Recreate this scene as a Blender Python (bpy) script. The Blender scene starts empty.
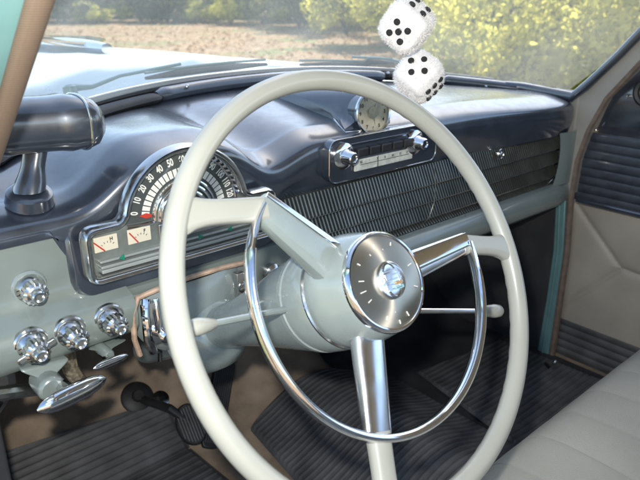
import bpy, math, random
from mathutils import Vector, Matrix
rnd = random.Random(7)
PI = math.pi
S = bpy.context.scene
COL = S.collection

# ------------------------------------------------------------------ camera
XR = Vector((0.7470, 0.2334, -0.6225)); YR = Vector((-0.6648, 0.2683, -0.6972)); ZR = Vector((0.0043, 0.9346, 0.3556))
CAM = Vector((-0.4263, -0.3912, 0.8849)); FPX = 640.0
right = Vector((XR[0], YR[0], ZR[0])); up = Vector((XR[1], YR[1], ZR[1])); back = Vector((XR[2], YR[2], ZR[2]))
cd = bpy.data.cameras.new('camera'); cam = bpy.data.objects.new('camera', cd); COL.objects.link(cam)
m3 = Matrix((XR, YR, ZR)); cam.matrix_world = Matrix.Translation(CAM) @ m3.to_4x4()
cd.sensor_width = 36; cd.lens = 36.0; cd.clip_start = 0.02; cd.clip_end = 400
S.camera = cam
cd.dof.use_dof = True; cd.dof.focus_distance = 0.80; cd.dof.aperture_fstop = 10
# ------------------------------------------------------------------ light
SUN_AZ = math.radians(62)      # clockwise from +Y (car forward) towards +X
SUN_EL = math.radians(47)
w = bpy.data.worlds.new('World'); S.world = w; w.use_nodes = True
nt = w.node_tree; bg = nt.nodes['Background']
sky = nt.nodes.new('ShaderNodeTexSky'); sky.sky_type = 'NISHITA'; sky.sun_disc = False
sky.sun_elevation = SUN_EL; sky.sun_rotation = SUN_AZ; sky.dust_density = 1.1
nt.links.new(sky.outputs[0], bg.inputs[0]); bg.inputs[1].default_value = 0.15
sd = bpy.data.lights.new('sun', 'SUN'); sd.energy = 5.0; sd.angle = math.radians(0.6); sd.color = (1, .93, .82)
so = bpy.data.objects.new('sun', sd); COL.objects.link(so)
sdir = Vector((math.sin(SUN_AZ)*math.cos(SUN_EL), math.cos(SUN_AZ)*math.cos(SUN_EL), math.sin(SUN_EL)))
so.rotation_euler = sdir.to_track_quat('Z', 'Y').to_euler()
# the camera's own flash, whose hard shadows the photograph shows
fd = bpy.data.lights.new('camera_flash', 'SPOT'); fd.energy = 13.0; fd.shadow_soft_size = 0.012
fd.spot_size = math.radians(95); fd.spot_blend = 0.6; fd.color = (1, .96, .89)
fo = bpy.data.objects.new('camera_flash', fd); COL.objects.link(fo)
fo.matrix_world = Matrix.Translation(CAM + right*-0.03 + up*0.06) @ m3.to_4x4()
S.view_settings.view_transform = 'Standard'; S.view_settings.look = 'None'; S.view_settings.gamma = 1
S.view_settings.exposure = 1.45

# ------------------------------------------------------------------ helpers
def ray(px, py): 
    d = Vector(((px-320)/FPX, (240-py)/FPX, -1)); return Vector((XR.dot(d), YR.dot(d), ZR.dot(d)))
def at(px, py, ax, v):
    d = ray(px, py); i = 'xyz'.index(ax); return CAM + d*((v-CAM[i])/d[i])
V = Vector
def setp(o, **k):
    for a, b in k.items():
        if b is not None: o[a] = b
def root_loc(p):
    while p is not None and p.parent is not None: p = p.parent
    return p.location.copy() if p is not None else V((0, 0, 0))
def thing(name, label, cat, loc, group=None):
    o = bpy.data.objects.new(name, None); COL.objects.link(o); o.location = loc; o.empty_display_size = .02
    setp(o, label=label, category=cat, group=group); return o
class MB:
    def __init__(s): s.v = []; s.f = []
    def add(s, vs, fs):
        b = len(s.v); s.v += [V(p) for p in vs]; s.f += [tuple(b+i for i in f) for f in fs]; return s
    def grid(s, fn, nu, nv, cu=False, cv=False, u0=0, u1=1, v0=0, v1=1):
        NU = nu if cu else nu+1; NV = nv if cv else nv+1
        vs = [fn(u0+(u1-u0)*i/nu, v0+(v1-v0)*j/nv) for i in range(NU) for j in range(NV)]
        fs = [(i*NV+j, ((i+1) % NU)*NV+j, ((i+1) % NU)*NV+(j+1) % NV, i*NV+(j+1) % NV)
              for i in range(nu) for j in range(nv)]
        return s.add(vs, fs)
    def sections(s, secs, caps=True, closed=False):
        n = len(secs[0]); vs = [p for q in secs for p in q]; m = len(secs)
        fs = [(i*n+j, ((i+1) % m)*n+j, ((i+1) % m)*n+(j+1) % n, i*n+(j+1) % n) for i in range(m if closed else m-1) for j in range(n)]
        if caps and not closed: fs += [tuple(range(n)), tuple((m-1)*n+k for k in reversed(range(n)))]
        return s.add(vs, fs)
    def tube(s, path, r, n=10, caps=True, closed=False, flat=1.0, upv=None):
        path = [V(p) for p in path]; m = len(path); rr = r if isinstance(r, (list, tuple)) else [r]*m
        secs = []; prev = V(upv) if upv is not None else None
        for i, p in enumerate(path):
            if closed: t = path[(i+1) % m]-path[i-1]
            else: t = path[min(i+1, m-1)]-path[max(i-1, 0)]
            t.normalize()
            if prev is None: prev = V((0, 0, 1)) if abs(t.z) < .9 else V((1, 0, 0))
            a = (prev - t*prev.dot(t)).normalized(); b = t.cross(a)
            if upv is None: prev = a
            secs.append([p + a*(rr[i]*flat*math.cos(2*PI*k/n)) + b*(rr[i]*math.sin(2*PI*k/n)) for k in range(n)])
        return s.sections(secs, caps, closed)
    def lathe(s, c, ax, prof, n=32, caps=True, up0=None):
        ax = V(ax).normalized(); a = V(up0) if up0 is not None else (V((0, 0, 1)) if abs(ax.z) < .9 else V((1, 0, 0)))
        a = (a-ax*a.dot(ax)).normalized(); b = ax.cross(a); c = V(c)
        return s.sections([[c+ax*h+a*(r*math.cos(2*PI*k/n))+b*(r*math.sin(2*PI*k/n)) for k in range(n)] for h, r in prof], caps)
    def box(s, c, sz, X=(1, 0, 0), Y=(0, 1, 0), Z=(0, 0, 1)):
        c = V(c); X = V(X)*sz[0]/2; Y = V(Y)*sz[1]/2; Z = V(Z)*sz[2]/2
        vs = [c+X*a+Y*b+Z*d for a in (-1, 1) for b in (-1, 1) for d in (-1, 1)]
        return s.add(vs, [(0, 1, 3, 2), (4, 6, 7, 5), (0, 4, 5, 1), (2, 3, 7, 6), (0, 2, 6, 4), (1, 5, 7, 3)])
    def prism(s, pts, d):
        d = V(d); pts = [V(p) for p in pts]; return s.sections([pts, [p+d for p in pts]])
    def ball(s, c, r, n=12, sc=(1, 1, 1)):
        return s.grid(lambda u, v: V(c)+V((r*sc[0]*math.sin(PI*v)*math.cos(2*PI*u), r*sc[1]*math.sin(PI*v)*math.sin(2*PI*u), r*sc[2]*math.cos(PI*v))), n, n//2+2, cu=True, v0=.001, v1=.999)
def obj(name, mb, mat, parent=None, smooth=True, bevel=0, label=None, cat=None, group=None, kind=None, angle=35, sub=0):
    me = bpy.data.meshes.new(name)
    if parent is None:
        xs = [p.x for p in mb.v]; ys = [p.y for p in mb.v]; zs = [p.z for p in mb.v]
        L = V(((min(xs)+max(xs))/2, (min(ys)+max(ys))/2, min(zs)))
    else: L = root_loc(parent)
    me.from_pydata([p-L for p in mb.v], [], mb.f); me.update()
    import bmesh
    b = bmesh.new(); b.from_mesh(me); bmesh.ops.recalc_face_normals(b, faces=b.faces); b.to_mesh(me); b.free()
    me.materials.append(mat)
    o = bpy.data.objects.new(name, me); COL.objects.link(o)
    if parent is None: o.location = L
    else: o.parent = parent
    if bevel:
        m = o.modifiers.new('bevel', 'BEVEL'); m.width = bevel; m.segments = 3; m.limit_method = 'ANGLE'; m.angle_limit = math.radians(40)
    if sub:
        m = o.modifiers.new('subd', 'SUBSURF'); m.levels = sub; m.render_levels = sub
    if smooth:
        me.shade_smooth()
        if not sub: me.set_sharp_from_angle(angle=math.radians(angle))
    setp(o, label=label, category=cat, group=group, kind=kind)
    return o
def text(name, items, mat, parent, depth=.0004):
    """items: (string, origin, right, up, size) ; all joined into one mesh"""
    mb = MB()
    for s, o, R, U, size in items:
        cu = bpy.data.curves.new('t', 'FONT'); cu.body = s; cu.size = size; cu.align_x = 'CENTER'; cu.align_y = 'CENTER'; cu.offset = size*.035
        t = bpy.data.objects.new('t', cu); COL.objects.link(t)
        dg = bpy.context.evaluated_depsgraph_get(); dg.update(); me = bpy.data.meshes.new_from_object(t.evaluated_get(dg))
        R = V(R); U = V(U)
        mb.add([V(o)+R*p.co.x+U*p.co.y for p in me.vertices], [tuple(f.vertices) for f in me.polygons])
        bpy.data.objects.remove(t); bpy.data.curves.remove(cu); bpy.data.meshes.remove(me)
    return obj(name, mb, mat, parent, smooth=False)

# ------------------------------------------------------------------ materials
def mat(name, col, rough=.5, metal=0, coat=0, var=0, vscale=20, bump=0, bscale=200, rvar=0, spec=None, col2=None, trans=0, wear=None, bdist=.001):
    m = bpy.data.materials.new(name); m.use_nodes = True; n = m.node_tree; p = n.nodes['Principled BSDF']
    p.inputs['Base Color'].default_value = (*col, 1); p.inputs['Roughness'].default_value = rough; p.inputs['Metallic'].default_value = metal
    p.inputs['Coat Weight'].default_value = coat; p.inputs['Coat Roughness'].default_value = .06
    if spec is not None: p.inputs['Specular IOR Level'].default_value = spec
    tc = n.nodes.new('ShaderNodeTexCoord')
    def noise(sc, det=5):
        t = n.nodes.new('ShaderNodeTexNoise'); t.inputs['Scale'].default_value = sc; t.inputs['Detail'].default_value = det
        n.links.new(tc.outputs['Object'], t.inputs['Vector']); return t
    if var or col2:
        t = noise(vscale); r = n.nodes.new('ShaderNodeValToRGB'); r.color_ramp.elements[0].position = .35; r.color_ramp.elements[1].position = .68
        c2 = col2 or tuple(min(1, c*(1+var)) for c in col); c1 = col if col2 else tuple(c*(1-var) for c in col)
        r.color_ramp.elements[0].color = (*c1, 1); r.color_ramp.elements[1].color = (*c2, 1)
        n.links.new(t.outputs['Fac'], r.inputs[0]); n.links.new(r.outputs[0], p.inputs['Base Color'])
    if rvar:
        t = noise(vscale*1.7, 8); a = n.nodes.new('ShaderNodeMapRange'); a.inputs['To Min'].default_value = max(.02, rough-rvar); a.inputs['To Max'].default_value = rough+rvar
        a.inputs['From Min'].default_value = .3; a.inputs['From Max'].default_value = .7
        n.links.new(t.outputs['Fac'], a.inputs['Value']); n.links.new(a.outputs[0], p.inputs['Roughness'])
    if bump:
        t = noise(bscale, 3); b = n.nodes.new('ShaderNodeBump'); b.inputs['Strength'].default_value = bump; b.inputs['Distance'].default_value = bdist
        n.links.new(t.outputs['Fac'], b.inputs['Height']); n.links.new(b.outputs[0], p.inputs['Normal'])
    return m
M = {}
M['navy'] = mat('navy_paint', (.022, .029, .044), .38, .10, 1, var=.22, vscale=26, rvar=.10, bump=.02, bscale=700); M['navy'].node_tree.nodes['Principled BSDF'].inputs['Coat Roughness'].default_value = .16; M['navy'].node_tree.nodes['Principled BSDF'].inputs['Coat IOR'].default_value = 1.95
M['navymatt'] = mat('navy_fabric', (.028, .033, .045), .45, 0, .2, var=.25, vscale=40)
M['teal'] = mat('teal_grey_paint', (.195, .228, .212), .33, .15, .5, var=.06, vscale=14, rvar=.06)
M['tealh'] = mat('teal_hub_paint', (.225, .265, .260), .28, .1, .5, var=.09, vscale=14, rvar=.05)
M['tealjamb'] = mat('teal_jamb_paint', (.19, .37, .38), .35, 0, .4, var=.04)
M['tealtrim'] = mat('teal_trim_paint', (.11, .21, .22), .4, .1, .3, var=.08)
M['ivory'] = mat('ivory_plastic', (.305, .31, .278), .30, 0, .35, var=.07, vscale=7, rvar=.015)
M['chrome'] = mat('chrome', (.78, .78, .80), .08, 1, rvar=.05, vscale=40)
M['chromeworn'] = mat('worn_chrome', (.62, .62, .61), .20, 1, var=.08, vscale=60, rvar=.07, bump=.03, bscale=300)
M['chromesoft'] = mat('soft_chrome', (.80, .81, .83), .22, 1, rvar=.05, vscale=30)
M['satin'] = mat('satin_metal', (.36, .33, .26), .28, 1, rvar=.06, vscale=60)
M['black'] = mat('black_rubber', (.012, .012, .013), .55, var=.3, vscale=50, bump=.3, bscale=500)
M['blackpad'] = mat('black_fibre_pad', (.026, .026, .029), .8, var=.3, vscale=12, bump=.4, bscale=300)
M['mat'] = mat('ribbed_rubber_mat', (.066, .066, .068), .55, var=.35, vscale=16, rvar=.1, bump=.3, bscale=400)
M['brown'] = mat('brown_felt', (.17, .125, .088), .9, var=.35, vscale=14, bump=.8, bscale=350, col2=(.30, .23, .165))
M['tan'] = mat('tan_gasket', (.40, .28, .20), .8, var=.3, vscale=60, bump=.6, bscale=300)
M['taupe'] = mat('taupe_vinyl', (.30, .27, .225), .5, var=.12, vscale=7, bump=.5, bscale=600)
M['pillar'] = mat('taupe_pillar_paint', (.25, .235, .21), .5, var=.06)
M['windlace'] = mat('brown_windlace', (.13, .095, .075), .8, var=.2, vscale=60, bump=.5, bscale=800)
M['dialgreen'] = mat('dark_dial', (.065, .075, .07), .4, var=.1, spec=.4)
M['white'] = mat('white_print', (.80, .80, .74), .5)
M['gface'] = mat('gauge_face', (.72, .66, .52), .5, var=.05)
M['red'] = mat('red_needle', (.55, .04, .015), .4)
M['redlens'] = mat('red_lens', (.45, .01, .01), .12, 0, .8)
M['green'] = mat('green_arrow', (.01, .22, .13), .4)
M['clearstrip'] = mat('pale_radio_dial', (.55, .56, .50), .3, 0, .6, var=.2, vscale=90)
M['plush'] = mat('white_plush', (.76, .74, .73), .95, var=.02, vscale=60, bump=.4, bscale=260, bdist=.0015)
M['spot'] = mat('black_felt_spot', (.016, .016, .017), .9)
M['seat'] = mat('pale_seat_vinyl', (.275, .270, .232), .55, var=.12, vscale=5, bump=.6, bscale=700)
M['hood'] = mat('pale_teal_hood_paint', (.42, .49, .49), .5, 0, .1, var=.03)
M['amber'] = mat('amber_plastic', (.30, .19, .08), .3)
M['sticker'] = mat('inspection_sticker', (.30, .31, .32), .7, var=.3, vscale=90)
M['bark'] = mat('bark', (.09, .07, .055), .9, var=.4, vscale=8, bump=1, bscale=30)
M['fabricroof'] = mat('headliner', (.45, .44, .40), .9)
M['asphalt'] = mat('wire_loom', (.20, .17, .12), .8, var=.5, vscale=150)

def leafmat(name, c1, c2):
    m = bpy.data.materials.new(name); m.use_nodes = True; n = m.node_tree; n.nodes.clear()
    out = n.nodes.new('ShaderNodeOutputMaterial'); mix = n.nodes.new('ShaderNodeMixShader'); mix.inputs[0].default_value = .6
    d = n.nodes.new('ShaderNodeBsdfDiffuse'); t = n.nodes.new('ShaderNodeBsdfTranslucent')
    tc = n.nodes.new('ShaderNodeTexCoord'); no = n.nodes.new('ShaderNodeTexNoise'); no.inputs['Scale'].default_value = 2.5; no.inputs['Detail'].default_value = 8
    r = n.nodes.new('ShaderNodeValToRGB'); r.color_ramp.elements[0].position = .38; r.color_ramp.elements[1].position = .62
    r.color_ramp.elements[0].color = (*c1, 1); r.color_ramp.elements[1].color = (*c2, 1)
    n.links.new(tc.outputs['Object'], no.inputs['Vector']); n.links.new(no.outputs['Fac'], r.inputs[0])
    n.links.new(r.outputs[0], d.inputs[0]); n.links.new(r.outputs[0], t.inputs[0])
    n.links.new(d.outputs[0], mix.inputs[1]); n.links.new(t.outputs[0], mix.inputs[2]); n.links.new(mix.outputs[0], out.inputs[0])
    return m
M['leafy'] = leafmat('yellow_green_leaves', (.30, .32, .06), (.78, .72, .18))
M['leafd'] = leafmat('olive_leaves', (.11, .13, .05), (.42, .40, .14))
M['leafb'] = leafmat('blue_green_leaves', (.15, .18, .10), (.50, .48, .20)); M['leafb'].node_tree.nodes['Noise Texture'].inputs['Scale'].default_value = .5
M['litter'] = leafmat('fallen_leaves', (.24, .13, .06), (.42, .32, .19))

def facing(n):   # two-sided Schlick reflectance
    lw = n.nodes.new('ShaderNodeLayerWeight'); lw.inputs['Blend'].default_value = .5
    pw = n.nodes.new('ShaderNodeMath'); pw.operation = 'POWER'; pw.inputs[1].default_value = 5; n.links.new(lw.outputs['Facing'], pw.inputs[0])
    ml = n.nodes.new('ShaderNodeMath'); ml.operation = 'MULTIPLY_ADD'; ml.inputs[1].default_value = .9; ml.inputs[2].default_value = .045; n.links.new(pw.outputs[0], ml.inputs[0]); return ml
# windshield glass; its dust film carries a warm glare veil put into the colour
g = bpy.data.materials.new('dusty_glare_glass'); g.use_nodes = True; n = g.node_tree; n.nodes.clear()
out = n.nodes.new('ShaderNodeOutputMaterial'); tr = n.nodes.new('ShaderNodeBsdfTransparent'); tr.inputs[0].default_value = (.93, .96, .94, 1)
gl = n.nodes.new('ShaderNodeBsdfGlossy'); gl.inputs['Roughness'].default_value = .01
fr = facing(n); mx = n.nodes.new('ShaderNodeMixShader')
n.links.new(fr.outputs[0], mx.inputs[0]); n.links.new(tr.outputs[0], mx.inputs[1]); n.links.new(gl.outputs[0], mx.inputs[2])
du = n.nodes.new('ShaderNodeBsdfTranslucent'); du.inputs[0].default_value = (.98, .93, .74, 1)
tc = n.nodes.new('ShaderNodeTexCoord'); no = n.nodes.new('ShaderNodeTexNoise'); no.inputs['Scale'].default_value = 5; no.inputs['Detail'].default_value = 9
mr = n.nodes.new('ShaderNodeMapRange'); mr.inputs['From Min'].default_value = .35; mr.inputs['From Max'].default_value = .75
mr.inputs['To Min'].default_value = .17; mr.inputs['To Max'].default_value = .30
n.links.new(tc.outputs['Object'], no.inputs['Vector']); n.links.new(no.outputs['Fac'], mr.inputs['Value'])
mx2 = n.nodes.new('ShaderNodeMixShader'); n.links.new(mr.outputs[0], mx2.inputs[0]); n.links.new(mx.outputs[0], mx2.inputs[1]); n.links.new(du.outputs[0], mx2.inputs[2])
n.links.new(mx2.outputs[0], out.inputs[0]); M['glass'] = g
# gauge cover glass (clean)
g = bpy.data.materials.new('clear_cover'); g.use_nodes = True; n = g.node_tree; n.nodes.clear()
out = n.nodes.new('ShaderNodeOutputMaterial'); tr = n.nodes.new('ShaderNodeBsdfTransparent'); gl = n.nodes.new('ShaderNodeBsdfGlossy'); gl.inputs['Roughness'].default_value = .03
fr = facing(n); mx = n.nodes.new('ShaderNodeMixShader')
n.links.new(fr.outputs[0], mx.inputs[0]); n.links.new(tr.outputs[0], mx.inputs[1]); n.links.new(gl.outputs[0], mx.inputs[2]); n.links.new(mx.outputs[0], out.inputs[0]); M['cover'] = g

XC = .37     # car centre line
def hump(x): return .075*math.exp(-((x-.40)/.15)**2)
def yb(x):
    u = min(abs(x-XC)/.66, .999); return .345+.335*(1-u**2.6)**.6
def zb(x): return .72-.05*(abs(x-XC)/.63)**2
def sm(a, b, x):
    t = max(0, min(1, (x-a)/(b-a))); return t*t*(3-2*t)

# ================================================================== outside
GZ = -.36
mb = MB(); mb.grid(lambda u, v: V((-150+300*u, -150+300*v, GZ)), 60, 60)
gm = bpy.data.materials.new('leaf_covered_ground'); gm.use_nodes = True; n = gm.node_tree; p = n.nodes['Principled BSDF']; p.inputs['Roughness'].default_value = 1; p.inputs['Specular IOR Level'].default_value = .1
tc = n.nodes.new('ShaderNodeTexCoord'); vo = n.nodes.new('ShaderNodeTexVoronoi'); vo.inputs['Scale'].default_value = 9
n1 = n.nodes.new('ShaderNodeTexNoise'); n1.inputs['Scale'].default_value = .45; n1.inputs['Detail'].default_value = 8
r1 = n.nodes.new('ShaderNodeValToRGB'); e = r1.color_ramp.elements; e[0].position = 0; e[0].color = (.13, .085, .05, 1); e[1].position = 1; e[1].color = (.36, .28, .19, 1)
k = e.new(.5); k.color = (.24, .17, .11, 1)
r2 = n.nodes.new('ShaderNodeValToRGB'); r2.color_ramp.elements[0].position = .52; r2.color_ramp.elements[1].position = .66
mixc = n.nodes.new('ShaderNodeMix'); mixc.data_type = 'RGBA'; mixc.inputs['B'].default_value = (.13, .17, .07, 1)
for t in (vo, n1): n.links.new(tc.outputs['Object'], t.inputs['Vector'])
n.links.new(vo.outputs['Color'], r1.inputs[0]); n.links.new(n1.outputs['Fac'], r2.inputs[0]); n.links.new(r2.outputs[0], mixc.inputs['Factor'])
n.links.new(r1.outputs[0], mixc.inputs['A']); n.links.new(mixc.outputs['Result'], p.inputs['Base Color'])
obj('ground', mb, gm, kind='structure', label='brown leaf strewn ground with green grassy patches beyond the windshield')

# fallen leaves, stuff
def quad(mb, c, s, r=rnd):
    a = V((r.gauss(0, 1), r.gauss(0, 1), r.gauss(0, 1))).normalized(); b = a.orthogonal().normalized(); b = b*math.cos(r.random()*6)+a.cross(b)*math.sin(r.random()*6)
    c2 = a.cross(b); mb.add([c+b*s, c+c2*s*.6, c-b*s, c-c2*s*.6], [(0, 1, 2, 3)])
mb = MB()
for i in range(14000):
    d = 3+32*rnd.random()**.8; az = math.radians(rnd.uniform(5, 80)); c = V((CAM.x+d*math.sin(az), CAM.y+d*math.cos(az), GZ+.02+rnd.random()*.04))
    b = len(mb.v); s = rnd.uniform(.03, .075); a = rnd.random()*6
    e1 = V((math.cos(a), math.sin(a), rnd.uniform(-.5, .5)))*s; e2 = V((-math.sin(a), math.cos(a), rnd.uniform(-.5, .5)))*s*.7
    mb.add([c+e1, c+e2, c-e1, c-e2], [(0, 1, 2, 3)])
obj('fallen_leaves', mb, M['litter'], smooth=False, kind='stuff', label='orange and tan fallen leaves scattered over the ground by the woods', cat='fallen leaves')

def cloud(mb, c, rad, n, s, r, clumps=14):
    cl = []
    for i in range(clumps):
        d = V((r.gauss(0, 1), r.gauss(0, 1), r.gauss(0, 1))).normalized()*r.random()**.4
        cl.append((V((c[0]+d.x*rad[0], c[1]+d.y*rad[1], c[2]+d.z*rad[2])), r.uniform(.22, .45)*min(rad)))
    for i in range(n):
        p, q = cl[r.randrange(clumps)]
        d = V((r.gauss(0, 1), r.gauss(0, 1), r.gauss(0, 1))).normalized()*q*r.random()**.35
        quad(mb, p+d, s*r.uniform(.6, 1.3), r)
def bush(h, wd, n, s, leaf, seed):
    r = random.Random(seed); t = thing('bush', '', 'bush', (0, 0, 0))
    mb = MB(); cloud(mb, (0, 0, h*.52), (wd*.5, wd*.5, h*.48), n, s, r, 26); obj('foliage', mb, leaf, t, smooth=False)
    st = MB()
    for i in range(7):
        a = r.random()*6.3; e = V((math.cos(a)*wd*.35, math.sin(a)*wd*.35, h*.8)); st.tube([(0, 0, 0), e*.4+V((0, 0, .1)), e], [.03, .02, .008], 5)
    obj('stem', st, M['bark'], t); return t
def tree(h, cr, n, s, leaf, seed):
    r = random.Random(seed); t = thing('tree', '', 'tree', (0, 0, 0))
    tk = MB(); lean = r.uniform(-.3, .3); tk.tube([(0, 0, -.1), (lean*.3, .1, h*.35), (lean, 0, h*.7), (lean*1.2, .1, h*.95)], [.17, .14, .09, .03], 8)
    for i in range(9):
        a = r.random()*6.3; z = h*r.uniform(.25, .8); L = cr*r.uniform(.5, 1); tk.tube([(lean*.5, 0, z), (math.cos(a)*L*.5, math.sin(a)*L*.5, z+L*.3), (math.cos(a)*L, math.sin(a)*L, z+L*.75)], [.05, .035, .012], 5)
    obj('trunk', tk, M['bark'], t)
    mb = MB(); cloud(mb, (lean*.7, 0, h*.62), (cr, cr, h*.38), n, s, r, 30); obj('crown', mb, leaf, t, smooth=False); return t
def copy_tree(o):
    r = o.copy(); COL.objects.link(r)
    for ch in list(o.children):
        c = ch.copy(); COL.objects.link(c); c.parent = r
    return r
def polar(px, d):     # ground point at distance d along the pixel column's bearing
    v = ray(px, 120); v.z = 0; v.normalize(); return V((CAM.x+v.x*d, CAM.y+v.y*d, GZ))
by = bush(2.6, 3.2, 9000, .045, M['leafy'], 3); bd = bush(2.2, 3.0, 5500, .058, M['leafd'], 5); bb = bush(2.4, 3.4, 3000, .085, M['leafb'], 8)
ty = tree(9, 2.6, 6500, .11, M['leafy'], 11); td = tree(10, 2.8, 6000, .12, M['leafd'], 12); tb = tree(11, 3.0, 5200, .13, M['leafb'], 13)
first = {}
def put(proto, px, d, rz, sc, label, group):
    o = proto if proto not in first else copy_tree(proto); first[proto] = 1
    o.location = polar(px, d); o.rotation_euler = (0, 0, rz); o.scale = (sc, sc, sc); o['label'] = label; o['group'] = group
GB = 'bushes along the edge of the woods'; GT = 'trees of the woods'
put(by, 600, 8.5, .3, .95, 'pale yellow-green sunlit bush nearest the right windshield pillar', GB)
put(by, 505, 8.2, 1.9, .9, 'sunlit yellow bush just right of the hanging dice', GB)
put(by, 700, 8.0, 4.1, 1.0, 'pale bush beyond the right front door post', GB)
put(by, 425, 13.5, 2.6, 1.0, 'yellow-green bush directly behind the hanging dice', GB)
put(bd, 555, 11.5, .8, 1.2, 'olive bush between and behind the two sunlit yellow bushes', GB)
put(bd, 470, 12, 3.0, 1.2, 'olive bush behind the right edge of the dice', GB)
put(by, 345, 23, 5.0, .9, 'small yellow-green bush standing left of the dice at the leaf litter edge', GB)
put(bd, 385, 17.5, 1.2, 1.1, 'olive bush at the left edge of the dice', GB)
put(bb, 300, 28, .2, 1.1, 'grey-green bush in the middle of the far wood edge', GB)
put(by, 235, 31, 3.3, .6, 'little yellow bush alone at the far edge of the leaf litter', GB)
put(bd, 265, 31, 4.0, 1.0, 'dark bush left of the middle of the far wood edge', GB)
put(bb, 175, 34, 1.3, 1.2, 'grey-green bush above the hood at the far wood edge', GB)
put(bb, 95, 35, 2.7, 1.3, 'grey-green bush above the hood ornament', GB)
put(bd, 40, 36, 2.2, 1.3, 'dark bush at the far left end of the wood edge beside the door post', GB)
TL = [(ty, 470, 15, .2, .9, 'yellow-leaved tree above the hanging dice'), (ty, 545, 14, 2.2, .8, 'yellow-leaved tree behind the bushes on the right'), (ty, 630, 13.5, 4.2, .85, 'yellow-leaved tree behind the right windshield pillar'),
      (td, 415, 20, 1.0, 1.0, 'olive tree rising left of the hanging dice'), (td, 350, 28, 3.1, 1.0, 'olive tree in the middle of the windshield'), (ty, 310, 31, 5.1, .9, 'yellow tree just left of the middle of the windshield'),
      (tb, 280, 36, .4, 1.0, 'grey-green tree left of the middle of the windshield'), (td, 230, 37, 1.7, 1.1, 'dark olive tree above the driver side wiper'), (tb, 170, 38, 2.9, 1.1, 'grey-green tree above the car hood'),
      (tb, 120, 40, 4.4, 1.2, 'hazy grey-green tree right of the hood ornament'), (tb, 60, 40, 5.3, 1.2, 'hazy grey-green tree above the hood ornament'), (td, 15, 42, .9, 1.2, 'dark tree behind the brown windlace on the left'),
      (td, 510, 22, 3.9, 1.1, 'taller olive tree farther behind the bushes on the right'), (td, 590, 21, .1, 1.1, 'taller olive tree farther behind the right pillar'), (tb, 380, 34, 2.0, 1.2, 'grey-green tree farther back, left of the dice'), (td, 690, 16, 2, 1., 'olive tree beyond the passenger door')]
for a in TL: put(*a, GT)
for o in [q for q in COL.objects if q.name.startswith('tree')]: o.scale = (o.scale.x*.8, o.scale.y*.8, o.scale.z*.52)
extra = [(tb, 40, 46, 1.1), (tb, 85, 47, 2.1), (td, 140, 46, 3.3), (tb, 195, 45, 4.4), (td, 250, 44, 5.2), (tb, 300, 44, .6), (td, 335, 38, 1.9), (tb, 365, 40, 2.8), (td, 400, 33, 3.9), (ty, 440, 27, 5.0), (td, 480, 26, .5), (ty, 560, 27, 1.4), (tb, 325, 47, 2.2), (tb, 110, 49, 5.5), (tb, 5, 46, 3.0), (tb, 220, 50, .9)]
ORD = ['first', 'second', 'third', 'fourth', 'fifth', 'sixth', 'seventh', 'eighth', 'ninth', 'tenth', 'eleventh', 'twelfth', 'thirteenth', 'fourteenth', 'fifteenth', 'last']
for k_, (pr_, px__, d__, rz__) in enumerate(extra):
    q = copy_tree(pr_); q.location = polar(px__, d__); q.rotation_euler = (0, 0, rz__); q.scale = (1.15, 1.15, .62); q['group'] = 'second row of trees, deep in the woods'
    q['label'] = ORD[sorted(e[1] for e in extra).index(px__)]+' tree from the left in the hazy back row of the woods'
for px__, d__, sc__, lb_ in ((105, 33, .5, 'small yellow bush at the far wood edge, right of the hood ornament'), (150, 36, .8, 'yellow-green bush at the far wood edge above the left part of the hood'), (205, 33, .55, 'small yellow-green bush at the far wood edge above the wiper'), (375, 27, .8, 'yellow-green bush at the middle of the wood edge left of the dice'), (290, 34, .7, 'yellow bush in front of the trees left of the windshield middle')):
    q = copy_tree(by); q.location = polar(px__, d__); q.rotation_euler = (0, 0, px__); q.scale = (sc__*1.3, sc__*1.3, sc__*.8); q['group'] = GB; q['label'] = lb_
# unseen tree, added so that its crown keeps direct sun off the cabin
st_ = thing('tree', 'added tall tree outside the view, put there to shade the car', 'tree', (7.5, -1.5, GZ))
r_ = random.Random(41); cc = V((.42, -.30, .45))+sdir*7.5
mb = MB(); mb.tube([(7.5, -1.5, GZ-.1), (7.4, -1.2, 2.2), (6.6, -.2, 4.6), tuple(cc)], [.22, .19, .14, .05], 10)
for k in range(8): e_ = cc+V((r_.uniform(-1.2, 1.2), r_.uniform(-1.2, 1.2), r_.uniform(-.5, .9))); mb.tube([(6.6, -.2, 4.6), cc*.5+V((6.6, -.2, 4.6))*.5+V((0, 0, .2)), e_], [.06, .04, .015], 6)
obj('trunk', mb, M['bark'], st_)
mb = MB(); cloud(mb, tuple(cc), (1.35, 1.15, .8), 8000, .10, r_, 40); obj('crown', mb, M['leafd'], st_, smooth=False)
r_ = random.Random(77); mb = MB()
for i in range(90):
    pxx = r_.uniform(-60, 480); d__ = r_.uniform(34, 52); c = polar(pxx, d__); hh = r_.uniform(.5, 1.5); cloud(mb, (c.x, c.y, GZ+hh), (r_.uniform(1.2, 2.6), r_.uniform(1.2, 2.6), hh), 330, .19, r_, 7)
obj('undergrowth', mb, M['leafb'], smooth=False, kind='stuff', label='hazy grey-green undergrowth filling the far edge of the woods', cat='undergrowth')
# ================================================================== car body
body = thing('car_body', 'pale teal old sedan body with long hood, seen from inside through its windshield', 'car body', (XC, 1.0, 0))
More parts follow.
